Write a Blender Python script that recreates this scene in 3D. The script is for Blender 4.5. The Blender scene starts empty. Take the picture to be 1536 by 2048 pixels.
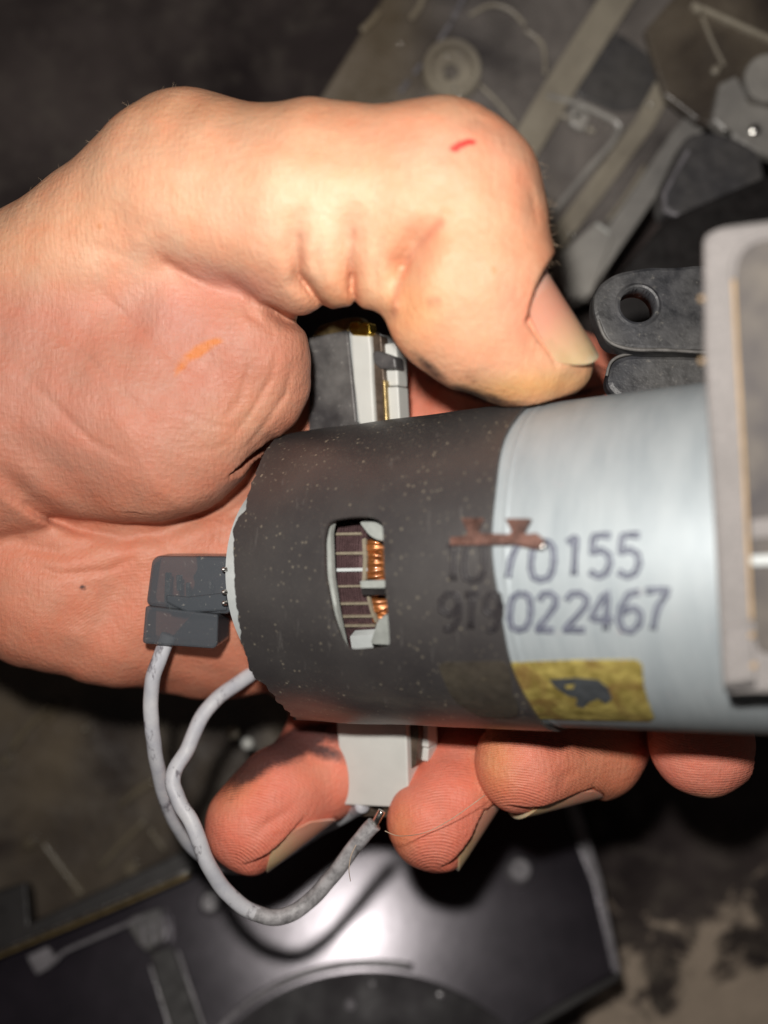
import bpy, bmesh, math, random
import numpy as np
from mathutils import Vector, geometry as mgeo
random.seed(7); rng = np.random.default_rng(7)
FAST_HAND = False
S = 0.001                      # everything below is written in millimetres
F, D = 1900.0, 115.0           # focal length in picture widths/1536, height of the lens above the motor axis
sc = bpy.context.scene
# ------------------------------------------------------------------ camera, world, lamp
cd = bpy.data.cameras.new('camera'); cam = bpy.data.objects.new('camera', cd); sc.collection.objects.link(cam)
cam.location = (0, 0, D*S); cam.rotation_euler = (0, 0, 0)
cd.sensor_fit = 'HORIZONTAL'; cd.sensor_width = 36; cd.lens = 36*F/1536
cd.clip_start = 0.005; cd.clip_end = 10
cd.dof.use_dof = True; cd.dof.focus_distance = 0.117; cd.dof.aperture_fstop = 13.5
sc.camera = cam
w = bpy.data.worlds.new('World'); sc.world = w; w.use_nodes = True
w.node_tree.nodes['Background'].inputs[0].default_value = (0.9, 0.8, 0.75, 1)
w.node_tree.nodes['Background'].inputs[1].default_value = 0.024
ld = bpy.data.lights.new('phone_flash', 'AREA'); ld.shape = 'DISK'; ld.size = 0.006; ld.energy = 0.215; ld.color = (1.0, 0.95, 0.89)
lo = bpy.data.objects.new('phone_flash', ld); sc.collection.objects.link(lo)
lo.location = (-7*S, 17*S, (D+1)*S)
sc.view_settings.view_transform = 'Standard'; sc.view_settings.look = 'None'; sc.view_settings.exposure = 0; sc.view_settings.gamma = 1
sc.cycles.use_denoising = True; sc.cycles.max_bounces = 8; sc.cycles.transparent_max_bounces = 12
sc.cycles.sample_clamp_indirect = 4

# ------------------------------------------------------------------ helpers
def P(px, py, z=0.0):
    k = (D-z)/F
    return np.array([(px-768)*k, -(py-1024)*k, z])
def proj(p):
    d = D-p[..., 2]
    return 768+F*p[..., 0]/d, 1024-F*p[..., 1]/d
def nrm(v): v = np.asarray(v, float); return v/np.linalg.norm(v)
def tag(o, label=None, cat=None, group=None, kind=None):
    for k, v in (('label', label), ('category', cat), ('group', group), ('kind', kind)):
        if v: o[k] = v
    return o
def thing(name, label, cat, loc=(0, 0, 0), group=None):
    o = bpy.data.objects.new(name, None); sc.collection.objects.link(o); o.location = [c*S for c in loc]
    o.empty_display_size = 0.01
    return tag(o, label, cat, group)
def mk(name, verts, faces, m, parent=None, smooth=True, flat_angle=None):
    off = np.array(parent_off(parent))
    v = np.asarray(verts, float)*S - off
    me = bpy.data.meshes.new(name); me.from_pydata(v.tolist(), [], faces); me.update()
    if smooth: me.polygons.foreach_set('use_smooth', [True]*len(me.polygons))
    if m: me.materials.append(m)
    o = bpy.data.objects.new(name, me); sc.collection.objects.link(o)
    if parent: o.parent = parent
    if flat_angle is not None:
        mod = o.modifiers.new('auto', 'EDGE_SPLIT'); mod.split_angle = math.radians(flat_angle)
    return o
def parent_off(p):
    x = np.zeros(3)
    while p is not None: x += np.array(p.location); p = p.parent
    return x
def bevel(o, wid, seg=3, ang=35):
    b = o.modifiers.new('bevel', 'BEVEL'); b.width = wid*S; b.segments = seg; b.limit_method = 'ANGLE'; b.angle_limit = math.radians(ang)
    b.harden_normals = False
    return o
class Plane:
    """a plane with origin o and normal n; px() throws a picture point on it"""
    def __init__(s, o, n, ux=None):
        s.o = np.asarray(o, float); s.n = nrm(n)
    def px(s, x, y, h=0.0):
        d = np.array([(x-768)/F, -(y-1024)/F, -1.0]); c = np.array([0, 0, D])
        t = ((s.o+s.n*h-c)@s.n)/(d@s.n)
        return c+d*t
def ccw(poly):
    a = sum(poly[i][0]*poly[(i+1) % len(poly)][1]-poly[(i+1) % len(poly)][0]*poly[i][1] for i in range(len(poly)))
    return poly if a < 0 else poly[::-1]          # picture y runs down
def roundpoly(pts, r, n=4):
    out = []
    N = len(pts)
    for i in range(N):
        a, b, c = np.array(pts[i-1], float), np.array(pts[i], float), np.array(pts[(i+1) % N], float)
        rr = min(r, .45*np.linalg.norm(a-b), .45*np.linalg.norm(c-b))
        p0 = b+nrm(a-b)*rr; p1 = b+nrm(c-b)*rr
        for k in range(n+1):
            t = k/n; out.append(tuple((1-t)**2*p0+2*t*(1-t)*b+t*t*p1))
    return out
def slab(name, poly, pl, thick, m, parent=None, h=0.0, bev=0.15, rnd=0):
    """solid plate: outline given in picture points on plane pl at height h, thickness downwards"""
    if rnd: poly = roundpoly(poly, rnd)
    poly = ccw(list(poly)); n = len(poly)
    top = [pl.px(x, y, h) for x, y in poly]
    bot = [t-pl.n*thick for t in top]
    f = [list(range(n))]+[list(range(2*n-1, n-1, -1))]+[[i, n+i, n+(i+1) % n, (i+1) % n] for i in range(n)]
    o = mk(name, top+bot, f, m, parent, smooth=False)
    if bev: bevel(o, bev, 2)
    return o
def tube(name, pts, r, m, parent=None, seg=14, sub=8, cap=True, rvar=None, wob=0):
    pts = [np.array(p, float) for p in pts]; C = []
    n = len(pts)
    for i in range(n-1):
        p0, p1, p2, p3 = pts[max(i-1, 0)], pts[i], pts[i+1], pts[min(i+2, n-1)]
        for k in range(sub):
            t = k/sub
            C.append(.5*((2*p1)+(-p0+p2)*t+(2*p0-5*p1+4*p2-p3)*t*t+(-p0+3*p1-3*p2+p3)*t**3))
    C.append(pts[-1]); C = np.array(C)
    T = np.gradient(C, axis=0); T /= np.linalg.norm(T, axis=1)[:, None]
    u = np.cross(T[0], [0.3, .2, 1.]); u /= np.linalg.norm(u); V = []; Fc = []
    for i, c in enumerate(C):
        u = u-T[i]*(u@T[i]); u /= np.linalg.norm(u); v = np.cross(T[i], u)
        rr = (r if rvar is None else np.interp(i/(len(C)-1), *rvar))
        for k in range(seg):
            a = 2*math.pi*k/seg; q = rr*(1+wob*math.sin(3*a+i*.37)+wob*.7*math.sin(i*.9+a))
            V.append(c+q*(math.cos(a)*u+math.sin(a)*v))
    for i in range(len(C)-1):
        for k in range(seg):
            Fc.append([i*seg+k, i*seg+(k+1) % seg, (i+1)*seg+(k+1) % seg, (i+1)*seg+k])
    if cap: Fc += [list(range(seg))[::-1], [(len(C)-1)*seg+k for k in range(seg)]]
    return mk(name, V, Fc, m, parent)
def lathe(name, o, ax, prof, m, parent=None, seg=32, a0=0, a1=2*math.pi, flat_angle=30):
    """prof = [(radius, height)] turned round axis ax through o"""
    ax = nrm(ax); u = nrm(np.cross(ax, [0.2, 1, .1])); v = np.cross(ax, u); V = []; Fc = []
    full = abs(a1-a0-2*math.pi) < 1e-6; ns = seg if full else seg+1
    for r, h in prof:
        for k in range(ns):
            a = a0+(a1-a0)*k/seg; V.append(np.asarray(o)+ax*h+r*(math.cos(a)*u+math.sin(a)*v))
    for i in range(len(prof)-1):
        for k in range(seg):
            k2 = (k+1) % ns
            Fc.append([i*ns+k, i*ns+k2, (i+1)*ns+k2, (i+1)*ns+k])
    return mk(name, V, Fc, m, parent, flat_angle=flat_angle)

# ------------------------------------------------------------------ materials
class M:
    def __init__(s, name):
        s.m = bpy.data.materials.new(name); s.m.use_nodes = True; s.t = s.m.node_tree; s.n = s.t.nodes
        s.b = s.n['Principled BSDF']; s.c = s.n.new('ShaderNodeTexCoord').outputs['Object']
    def lk(s, a, b): s.t.links.new(a, b)
    def noise(s, scale, det=4, rough=.55, vec=None, dist=0):
        n = s.n.new('ShaderNodeTexNoise'); n.inputs['Scale'].default_value = scale; n.inputs['Detail'].default_value = det
        n.inputs['Roughness'].default_value = rough; n.inputs['Distortion'].default_value = dist; s.lk(vec or s.c, n.inputs['Vector']); return n.outputs['Fac']
    def vor(s, scale, feat='F1', vec=None):
        n = s.n.new('ShaderNodeTexVoronoi'); n.feature = feat; n.inputs['Scale'].default_value = scale; s.lk(vec or s.c, n.inputs['Vector']); return n.outputs[0]
    def mapv(s, scale=(1, 1, 1), rot=(0, 0, 0), vec=None):
        n = s.n.new('ShaderNodeMapping'); n.inputs['Scale'].default_value = scale; n.inputs['Rotation'].default_value = rot; s.lk(vec or s.c, n.inputs['Vector']); return n.outputs[0]
    def rampf(s, fac, a, b, lo=0., hi=1.):
        n = s.n.new('ShaderNodeMapRange'); n.inputs['From Min'].default_value = a; n.inputs['From Max'].default_value = b
        n.inputs['To Min'].default_value = lo; n.inputs['To Max'].default_value = hi; s.lk(fac, n.inputs['Value']); return n.outputs[0]
    def math(s, op, a, b=0.):
        n = s.n.new('ShaderNodeMath'); n.operation = op
        for i, v in enumerate((a, b)):
            if isinstance(v, (int, float)): n.inputs[i].default_value = v
            else: s.lk(v, n.inputs[i])
        return n.outputs[0]
    def mix(s, fac, a, b, mode='MIX'):
        n = s.n.new('ShaderNodeMix'); n.data_type = 'RGBA'; n.blend_type = mode
        for i, v in ((0, fac), (6, a), (7, b)):
            if isinstance(v, (int, float)): n.inputs[i].default_value = v
            elif isinstance(v, tuple): n.inputs[i].default_value = (*v, 1)
            else: s.lk(v, n.inputs[i])
        return n.outputs[2]
    def attr(s, name, out='Fac'):
        n = s.n.new('ShaderNodeAttribute'); n.attribute_name = name; return n.outputs[out]
    def set(s, **k):
        names = dict(col='Base Color', rough='Roughness', metal='Metallic', spec='Specular IOR Level', sss='Subsurface Weight',
                     sssr='Subsurface Radius', ssss='Subsurface Scale', coat='Coat Weight', coatr='Coat Roughness', trans='Transmission Weight', alpha='Alpha', ior='IOR', aniso='Anisotropic', sheen='Sheen Weight', sheenr='Sheen Roughness')
        for a, v in k.items():
            i = s.b.inputs[names[a]]
            if isinstance(v, (int, float)): i.default_value = v
            elif isinstance(v, tuple): i.default_value = (*v, 1) if (len(v) == 3 and i.type == 'RGBA') else v
            else: s.lk(v, i)
        return s
    def bump(s, h, dist, strength=1.):
        n = s.n.new('ShaderNodeBump'); n.inputs['Strength'].default_value = strength; n.inputs['Distance'].default_value = dist*S
        s.lk(h, n.inputs['Height'])
        if s.b.inputs['Normal'].is_linked: s.lk(s.b.inputs['Normal'].links[0].from_socket, n.inputs['Normal'])
        s.lk(n.outputs[0], s.b.inputs['Normal']); return s
def simple(name, col, rough=.5, metal=0., var=.25, scale=400, bumpd=.03, dust=None, dustamt=.5, dustscale=900, spec=.5, **k):
    m = M(name); nz = m.noise(scale, 6, .6)
    c = m.mix(m.rampf(nz, .3, .7), tuple(x*(1-var) for x in col), tuple(min(1, x*(1+var)) for x in col))
    if dust:
        d = m.rampf(m.noise(dustscale, 3, .7), .62, .74)
        d2 = m.rampf(m.noise(scale*.25, 5, .65), .4, .75, 0, dustamt)
        c = m.mix(d2, c, dust); c = m.mix(m.math('MULTIPLY', d, dustamt), c, tuple(min(1, x*1.6) for x in dust))
    m.set(col=c, rough=m.rampf(m.noise(scale*1.7, 4), .3, .7, max(.05, rough-.08), min(1, rough+.12)), metal=metal, spec=spec, **k)
    if bumpd: m.bump(m.noise(scale*3, 5, .6), bumpd)
    return m.m

# dark sleeve: matt soft plastic, specks of dust, thicker grit towards its ragged end
m = M('sleeve_plastic')
big = m.noise(90, 4, .6)
c = m.mix(m.rampf(big, .35, .7), (.031, .028, .029), (.050, .046, .045))
grit = m.rampf(m.vor(1250), .26, .12); gate = m.rampf(m.noise(420, 3, .7), .47, .58)
endm = m.attr('grit')
c = m.mix(m.math('MULTIPLY', m.math('MULTIPLY', grit, gate), m.math('ADD', m.math('MULTIPLY', endm, .9), .35)), c, (.34, .30, .22))
sm_ = m.math('MULTIPLY', m.rampf(m.attr('around'), 12., 19., 0, 1), m.rampf(m.noise(1, 4, .6, vec=m.mapv((60, 300, 200))), .42, .66, 0, .55)); c = m.mix(sm_, c, (.17, .145, .115))
c = m.mix(m.rampf(m.noise(1, 4, .7, vec=m.mapv((900, 60, 400), (0, 0, .3))), .62, .70, 0, .25), c, (.16, .15, .14))
gr2 = m.rampf(m.noise(2600, 3, .8), .58, .72)
c = m.mix(m.math('MULTIPLY', gr2, m.math('ADD', m.math('MULTIPLY', endm, .55), .08)), c, (.30, .27, .20))
m.set(col=c, rough=.43, spec=.85).bump(m.noise(3500, 3, .7), .02).bump(m.noise(260, 4, .6), .05)
MAT_SLEEVE = m.m
# motor can: bluish satin zinc, brushed round its girth
m = M('zinc_can')
v = m.mapv((1, 1, 1)); ax = m.attr('along')
cmb = m.n.new('ShaderNodeCombineXYZ'); m.lk(m.math('MULTIPLY', ax, 1.0), cmb.inputs[0]); m.lk(m.attr('around'), cmb.inputs[1])
br = m.noise(1, 6, .7, vec=m.mapv((5.0, .10, 1), vec=cmb.outputs[0])); br2 = m.noise(1, 4, .6, vec=m.mapv((.35, .10, 1), vec=cmb.outputs[0]))
c = m.mix(m.rampf(br2, .3, .7), (.27, .31, .335), (.36, .40, .42))
c = m.mix(m.rampf(br, .3, .7, 0, .30), c, (.48, .52, .54))
sp = m.rampf(m.noise(500, 4, .7), .64, .72, 0, .5)
c = m.mix(sp, c, (.40, .38, .40))
m.set(col=c, rough=m.rampf(br, .3, .7, .52, .64), metal=.25, spec=.5, aniso=.3).bump(br, .012).bump(m.noise(700, 4, .6), .012)
MAT_CAN = m.m
MAT_RIM = simple('galvanised_edge', (.34, .36, .34), .5, .2, .15, 600)
MAT_WHITE = simple('off_white_plastic', (.62, .63, .60), .55, 0, .06, 300, .015, dust=(.25, .23, .20), dustamt=.12, dustscale=1800)
MAT_GREYPL = simple('pale_grey_plastic', (.47, .50, .50), .5, 0, .10, 300, .015)
MAT_DARKPL = simple('charcoal_plastic', (.060, .058, .062), .42, 0, .3, 400, .02, dust=(.24, .22, .19), dustamt=.28, dustscale=2200)
MAT_BRASS = simple('dirty_brass', (.30, .22, .10), .38, .8, .35, 900, .03)
MAT_GOLD = simple('bright_brass', (.85, .60, .10), .22, 1.0, .1, 500, .01)
MAT_BROWNM = simple('oxidised_strip', (.11, .08, .06), .45, .5, .4, 900, .03)
MAT_LAM = simple('lamination_steel', (.19, .115, .12), .25, .7, .25, 1500, .01)
MAT_CU = simple('enamelled_copper', (.30, .105, .03), .28, .5, .6, 700, .01, coat=.6)
MAT_INS = simple('slot_insulation', (.22, .19, .14), .4, 0, .2, 1500, .01)
MAT_CLIP = simple('browned_copper', (.115, .062, .050), .42, .5, .6, 700, .08, dust=(.26, .12, .085), dustamt=.4)
m = M('number_ink'); m.set(col=m.mix(m.rampf(m.noise(1500, 3), .35, .65), (.055, .06, .10), (.13, .14, .19)), rough=.6); MAT_INK = m.m
m = M('number_ink_under_sleeve'); m.set(col=m.mix(m.rampf(m.noise(1500, 3), .35, .65), (.016, .014, .017), (.026, .023, .025)), rough=.55); MAT_INKD = m.m
MAT_LABELINK = simple('label_black', (.05, .055, .06), .5, 0, .3, 900)
m = M('gold_label_paper')
nz = m.noise(700, 5, .65); n2 = m.noise(230, 5, .6, dist=1)
c = m.mix(m.rampf(nz, .35, .68), (.17, .13, .03), (.42, .34, .10)); c = m.mix(m.rampf(n2, .52, .68, 0, .8), c, (.16, .085, .03))
m.set(col=c, rough=.42, spec=.6).bump(m.noise(1100, 4, .6), .12); MAT_LABEL = m.m
MAT_LABELD = simple('label_under_sleeve', (.045, .038, .030), .5, 0, .25, 600, .05, dust=(.10, .085, .055), dustamt=.4)
m = M('wire_sheath')
wv = m.noise(260, 5, .65); dk = m.rampf(m.noise(420, 5, .7, vec=m.mapv((1, .45, 1))), .58, .66, 0, .85)
c = m.mix(m.rampf(wv, .3, .7), (.40, .41, .46), (.58, .58, .60)); c = m.mix(dk, c, (.13, .12, .14))
m.set(col=c, rough=.5).bump(m.noise(900, 5, .6), .05); MAT_WIRE = m.m
m = M('wire_sheath_grimy')
dk = m.rampf(m.noise(500, 6, .75), .42, .66)
c = m.mix(dk, (.42, .41, .42), (.15, .145, .15)); m.set(col=c, rough=.5).bump(m.noise(900, 5, .6), .06); MAT_WIREG = m.m
m = M('smoky_translucent_plastic')
c = m.mix(m.rampf(m.noise(1700, 3, .75), .64, .73), (.075, .085, .098), (.33, .32, .29))
m.set(col=c, rough=.22, spec=.9, alpha=.74).bump(m.noise(700, 4), .02); MAT_PLUG = m.m
MAT_SOLDER = simple('tinned_metal', (.75, .74, .70), .22, 1., .1, 600, .03)
m = M('dusty_grey_casting')
fine = m.noise(2800, 5, .7); c = m.mix(m.rampf(fine, .3, .72), (.15, .14, .138), (.27, .25, .242)); c = m.mix(m.rampf(m.noise(110, 5), .4, .7, 0, .8), c, (.155, .145, .14))
m.set(col=c, rough=.75).bump(fine, .07).bump(m.noise(500, 4), .06); MAT_CAST = m.m
m = M('recess_film')
c = m.mix(m.rampf(m.noise(110, 5, .6), .38, .62), (.045, .040, .042), (.115, .10, .085)); m.set(col=c, rough=.6, spec=.25).bump(m.noise(400, 4), .05); MAT_RECESS = m.m
MAT_TAN = simple('tan_foam_edge', (.36, .25, .14), .7, 0, .2, 700, .05)
MAT_LUG = simple('scuffed_black_nylon', (.028, .029, .034), .42, 0, .5, 500, .07, dust=(.17, .16, .14), dustamt=.38, dustscale=1100)
m = M('gloss_black_panel')
m.b.inputs['Specular Tint'].default_value = (.97, .92, 1, 1)
c = m.mix(m.rampf(m.noise(120, 5), .35, .7), (.010, .008, .012), (.018, .014, .020))
c = m.mix(m.rampf(m.noise(1500, 3, .8), .66, .76, 0, .25), c, (.14, .12, .11))
m.set(col=c, rough=m.rampf(m.noise(60, 4), .3, .7, .215, .26), spec=.75).bump(m.noise(400, 4), .012); MAT_PANEL = m.m
MAT_PANELRIM = simple('panel_edge', (.20, .19, .205), .25, 0, .3, 300, .02, spec=.8)
MAT_BLACK = simple('matt_black', (.012, .010, .010), .5, 0, .4, 300, .02)
MAT_RFLOOR = simple('recess_floor_black', (.014, .011, .014), .5, 0, .4, 90, .006, spec=.25)
MAT_LUGE = simple('scuffed_edge', (.11, .105, .10), .5, 0, .4, 700, .04)
def cover_mat(name, a, b, alpha, warm):
    m = M(name)
    c = m.mix(m.rampf(m.noise(38, 6, .6, dist=.6), .34, .68), a, b)
    c = m.mix(m.rampf(m.noise(900, 4, .75), .60, .75, 0, .35), c, (.30, .28, .24))
    c = m.mix(m.rampf(m.noise(24, 3, .5, vec=m.mapv((1, .35, 1), (0, 0, .9))), .52, .70, 0, warm), c, (.25, .19, .11))
    m.set(col=c, rough=m.rampf(m.noise(200, 5), .3, .7, .18, .42), alpha=alpha, spec=.8).bump(m.noise(160, 5, .6), .45); return m.m
MAT_COVER = cover_mat('dusty_clear_plastic', (.07, .062, .064), (.40, .36, .33), .60, .55)
MAT_RIB = cover_mat('dusty_clear_rib', (.30, .265, .215), (.58, .52, .41), .75, .6)
MAT_RIBP = cover_mat('dusty_clear_rib_bluish', (.27, .26, .25), (.62, .59, .54), .75, .2)
MAT_TRIB = cover_mat('grimy_tray_rib', (.09, .075, .055), (.24, .20, .14), 1.0, .5)
MAT_TRAY = cover_mat('grimy_tray', (.045, .035, .030), (.17, .14, .105), 1.0, .45)
m = M('dirt_floor')
n1 = m.noise(22, 7, .65, dist=.3); n2 = m.noise(150, 6, .7)
c = m.mix(m.rampf(n1, .38, .64), (.016, .009, .010), (.085, .066, .062)); c = m.mix(m.rampf(n2, .5, .75, 0, .6), c, (.15, .128, .108))
st = m.attr('stain'); n3 = m.noise(75, 6, .65, dist=.5)
c = m.mix(m.rampf(m.math('ADD', m.math('MULTIPLY', st, .36), n3), .74, .82, 0, 1), c, (.62, .50, .39))
c = m.mix(m.math('MULTIPLY', m.rampf(n2, .35, .7), m.rampf(st, 0.2, .9, 0, .3)), c, (.30, .25, .19))
m.set(col=c, rough=.85).bump(n2, .8).bump(m.noise(40, 5), 1.5); MAT_GROUND = m.m

# ------------------------------------------------------------------ the setting
nx = 90
gx = np.linspace(-260, 260, nx); V = []; st = []
for y in gx:
    for x in gx:
        z = -101+1.5*math.sin(x*.05)*math.cos(y*.06)
        V.append((x, y, z)); px, py = proj(np.array([x, y, z]))
        st.append(max(0, min(1, (py-1640)/330))*max(0, min(1, (px-1020)/220)))
g = mk('ground', V, [[j*nx+i, j*nx+i+1, (j+1)*nx+i+1, (j+1)*nx+i] for j in range(nx-1) for i in range(nx-1)], MAT_GROUND)
a = g.data.attributes.new('stain', 'FLOAT', 'POINT'); a.data.foreach_set('value', st)
tag(g, kind='structure')

# glossy black panel, lower left
PB = Plane(P(600, 1800, -72), nrm((0.02, .485, 1)))
pan = thing('glossy_panel', 'glossy black plastic panel below the hand with round bosses and a curved rim', 'panel', (0, 0, 0))
slab('plate', [(-150, 1960), (385, 1742), (700, 1600), (1128, 1590), (1150, 1650), (1190, 1760), (1235, 1945), (1000, 2085), (950, 2300), (-150, 2300)], PB, 3, MAT_PANEL, pan, bev=.5)
slab('side_lip', [(1124, 1590), (1150, 1592), (1172, 1650), (1205, 1760), (1243, 1945), (1232, 1950), (1190, 1768), (1150, 1665)], PB, 2.5, MAT_PANELRIM, pan, h=1.2, bev=.4)
slab('side_lip', [(1243, 1940), (1246, 1958), (1020, 2092), (1005, 2080), (1110, 2010)], PB, 5, MAT_BLACK, pan, h=.6, bev=.4)
# curved rim of a round recess
cen = (740, 2330); R1 = 408
arc = [(cen[0]+R1*math.cos(t), cen[1]-R1*.99*math.sin(t)) for t in np.linspace(math.radians(78), math.radians(142), 20)]
tube('recess_rim', [PB.px(x, y, .5) for x, y in arc], .75, MAT_PANELRIM, pan, seg=10, sub=2)
arc2 = [(cen[0]+(R1-16)*math.cos(t), cen[1]-(R1-16)*.99*math.sin(t)) for t in np.linspace(math.radians(20), math.radians(160), 40)]
slab('recess_floor', arc2, PB, .4, MAT_RFLOOR, pan, h=.35, bev=.1)
for bx, by, br_ in ((1037, 1742, 24), (424, 1806, 20)):
    o_ = PB.px(bx, by, 0); r = br_*.0985
    lathe('boss', o_, PB.n, [(r*1.25, 0), (r*1.1, 1.2), (r, 2.2), (r*.8, 2.7), (r*.45, 2.7), (r*.4, 1.4), (0.01, 1.4)], MAT_PANELRIM, pan, 28)
for bx, by, r in ((700, 2010, 1.1), (745, 1968, .7), (880, 1990, .8)):
    lathe('pip', PB.px(bx, by, .3), PB.n, [(r, 0), (r*.9, .7), (r*.5, 1), (0.01, 1.05)], MAT_PANELRIM, pan, 16)
slab('channel', [(300, 1905), (345, 1890), (412, 2080), (345, 2090)], PB, 1, MAT_BLACK, pan, h=.5, bev=.2)
tube('channel_edge', [PB.px(*q, .7) for q in ((355, 1900), (375, 1960), (410, 2060))], .28, MAT_PANELRIM, pan, seg=8)
tube('channel_edge', [PB.px(*q, .7) for q in ((300, 1930), (325, 2010), (350, 2090))], .3, MAT_PANELRIM, pan, seg=8)
slab('clip_block', [(252, 1850), (262, 1832), (322, 1812), (332, 1850), (322, 1888), (292, 1905), (276, 1890)], PB, 4, MAT_DARKPL, pan, h=3.2, bev=.4)
for k, x in enumerate((280, 300, 318)):
    slab('clip_tooth', [(x, 1848-k*6), (x+9, 1844-k*6), (x+12, 1890-k*4), (x+3, 1894-k*4)], PB, 2, MAT_PANELRIM, pan, h=4.2, bev=.3)
slab('clip_foot', [(52, 1912), (95, 1893), (112, 1915), (100, 1935), (72, 1950)], PB, 2, MAT_PANELRIM, pan, h=2.6, bev=.3)
tube('clip_arm', [PB.px(*q, 3) for q in ((98, 1930), (112, 1920), (130, 1903), (190, 1876), (250, 1850), (286, 1832))], .42, MAT_PANELRIM, pan, seg=8, sub=4)

bar = thing('black_strip', 'black flat strip with a bright folded edge above the glossy panel', 'strip', (0, 0, 0))
PS = Plane(P(200, 1820, -65), nrm((0, .46, 1)))
slab('strip_body', [(-160, 1830), (52, 1762), (58, 1846), (330, 1718), (384, 1690), (470, 1690), (470, 1712), (384, 1744), (-160, 1972)], PS, 4, MAT_BLACK, bar, bev=.4)
tube('folded_edge', [PS.px(*q, .1) for q in ((-100, 1944), (60, 1877), (200, 1818), (382, 1739))], .22, MAT_SOLDER, bar, seg=8)
tube('folded_edge', [PS.px(*q, -.2) for q in ((-100, 1953), (60, 1886), (200, 1828), (380, 1750))], .32, MAT_BRASS, bar, seg=8)

tray = thing('grimy_tray', 'brown dusty moulded tray with slanting ribs left of the grey wires', 'tray', (0, 0, 0))
PT = Plane(P(250, 1550, -84), nrm((.04, .05, 1)))
slab('tray_floor', [(-300, 1180), (620, 1230), (760, 1420), (730, 1640), (300, 1830), (-300, 1960)], PT, 3, MAT_TRAY, tray, bev=.6, rnd=30)
for q in (((85, 1685), (130, 1745), (165, 1790)), ((200, 1735), (240, 1690), (290, 1640)), ((20, 1500), (60, 1450), (100, 1410)), ((95, 1440), (130, 1402)), ((240, 1610), (270, 1585), (310, 1560)), ((300, 1660), (330, 1700))):
    tube('tray_rib', [PT.px(*p, .7) for p in q], .75, MAT_TRIB, tray, seg=8, sub=5)
for x, y, r in ((15, 1520, 1.1), (175, 1455, .8), (62, 1684, 1.2), (265, 1735, 1.6)):
    lathe('tray_stud', PT.px(x, y, 0), PT.n, [(r, 0), (r, 1.5), (r*.6, 2.1), (.01, 2.2)], MAT_TRIB, tray, 16)
for x, y in ((495, 1487), (466, 1465)):
    b = lathe('steel_ball', P(x, y, -62), (0, 0, 1), [(1.15*math.sin(t), -1.15*math.cos(t)) for t in np.linspace(.01, 3.13, 12)], MAT_WHITE if x == 495 else MAT_RIB, None, 20)
    b.name = 'round_stud'; tag(b, 'small pale round stud in the dark gap left of the little finger' if x == 495 else 'dull grey round stud up and left of the pale one', 'stud')

# clear plastic cover, upper right
cov = thing('clear_cover', 'dusty see-through plastic cover with slanting ribs behind the thumb', 'cover', (0, 0, 0))
PC = Plane(P(1000, 200, -66), nrm((.05, -.06, 1)))
slab('sheet', [(500, 420), (800, -60), (1700, -60), (1640, 40), (1460, 190), (1350, 300), (1185, 600), (1060, 640), (900, 500)], PC, 1.6, MAT_COVER, cov, bev=.4)
def band(name, pts, wpx, m, par, pl, h, th):
    L = []; Rr = []
    for i, p in enumerate(pts):
        a = np.array(pts[max(0, i-1)], float); b = np.array(pts[min(len(pts)-1, i+1)], float); t = nrm(b-a); n = np.array([-t[1], t[0]])
        L.append(tuple(np.array(p)+n*wpx/2)); Rr.append(tuple(np.array(p)-n*wpx/2))
    return slab(name, L+Rr[::-1], pl, th, m, par, h=h, bev=min(.3, th*.3))
band('rib', [(1040, 310), (1110, 190), (1270, -60)], 62, MAT_RIB, cov, PC, 2.0, 2)
band('rib', [(1150, 590), (1260, 430), (1365, 275), (1450, 180)], 46, MAT_RIBP, cov, PC, 4, 4)
band('rib', [(1085, 520), (1190, 380), (1290, 245), (1330, 170)], 40, MAT_RIB, cov, PC, 1.2, 1.5)
for q in (((800, 185), (818, 160)), ((828, 148), (842, 128)), ((878, 82), (902, 45)), ((906, 38), (930, -10))):
    tube('edge_glint', [PC.px(*p, .8) for p in q], .45, MAT_PANELRIM, cov, seg=8, sub=4)
for q in (((722, 62), (745, 40), (757, 22)), ((820, 38), (838, 15), (850, -15))):
    tube('edge_glint', [PC.px(*p, .8) for p in q], .65, MAT_RIB, cov, seg=8, sub=4)
slab('dark_pocket', roundpoly([(1150, 120), (1230, 60), (1330, 130), (1290, 215), (1236, 226), (1150, 190)], 20, 4), PC, 1, MAT_DARKPL, cov, h=.5, bev=.3)
for q in (((985, 250), (1010, 270), (1030, 290)), ((960, 170), (1000, 210), (1030, 250)), ((1050, 60), (1085, 90), (1090, 150)), ((1240, 300), (1215, 345), (1180, 395)), ((1290, 330), (1250, 395), (1215, 440)), ((940, 30), (980, 10), (1020, 20), (1050, 50)), ((1320, 120), (1345, 140), (1380, 150))):
    tube('moulded_line', [PC.px(*p, 1.0) for p in q], .38, MAT_RIB, cov, seg=8, sub=5)
for x, y, r in ((780, 212, .6), (775, 232, .45), (1172, 255, .5), (1205, 470, .35), (1142, 470, .6), (1300, 210, .6), (1335, 185, .4), (1400, 10, .8), (800, 90, .35)):
    lathe('glint_bead', PC.px(x, y, 1.2), PC.n, [(r, 0), (r*.8, .3), (r*.4, .5), (.01, .55)], MAT_SOLDER, cov, 12)  # bright metal beads added as glints on the cover
r = 5.2
lathe('screw_boss', PC.px(902, 145, 0), PC.n, [(r*1.12, 0), (r*1.05, 2.2), (r*.98, 2.6), (r*.82, 2.6), (r*.76, 2.0), (r*.74, .6), (r*.3, .5), (r*.24, -.4), (.01, -.4)], MAT_RIB, cov, 40)
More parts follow.
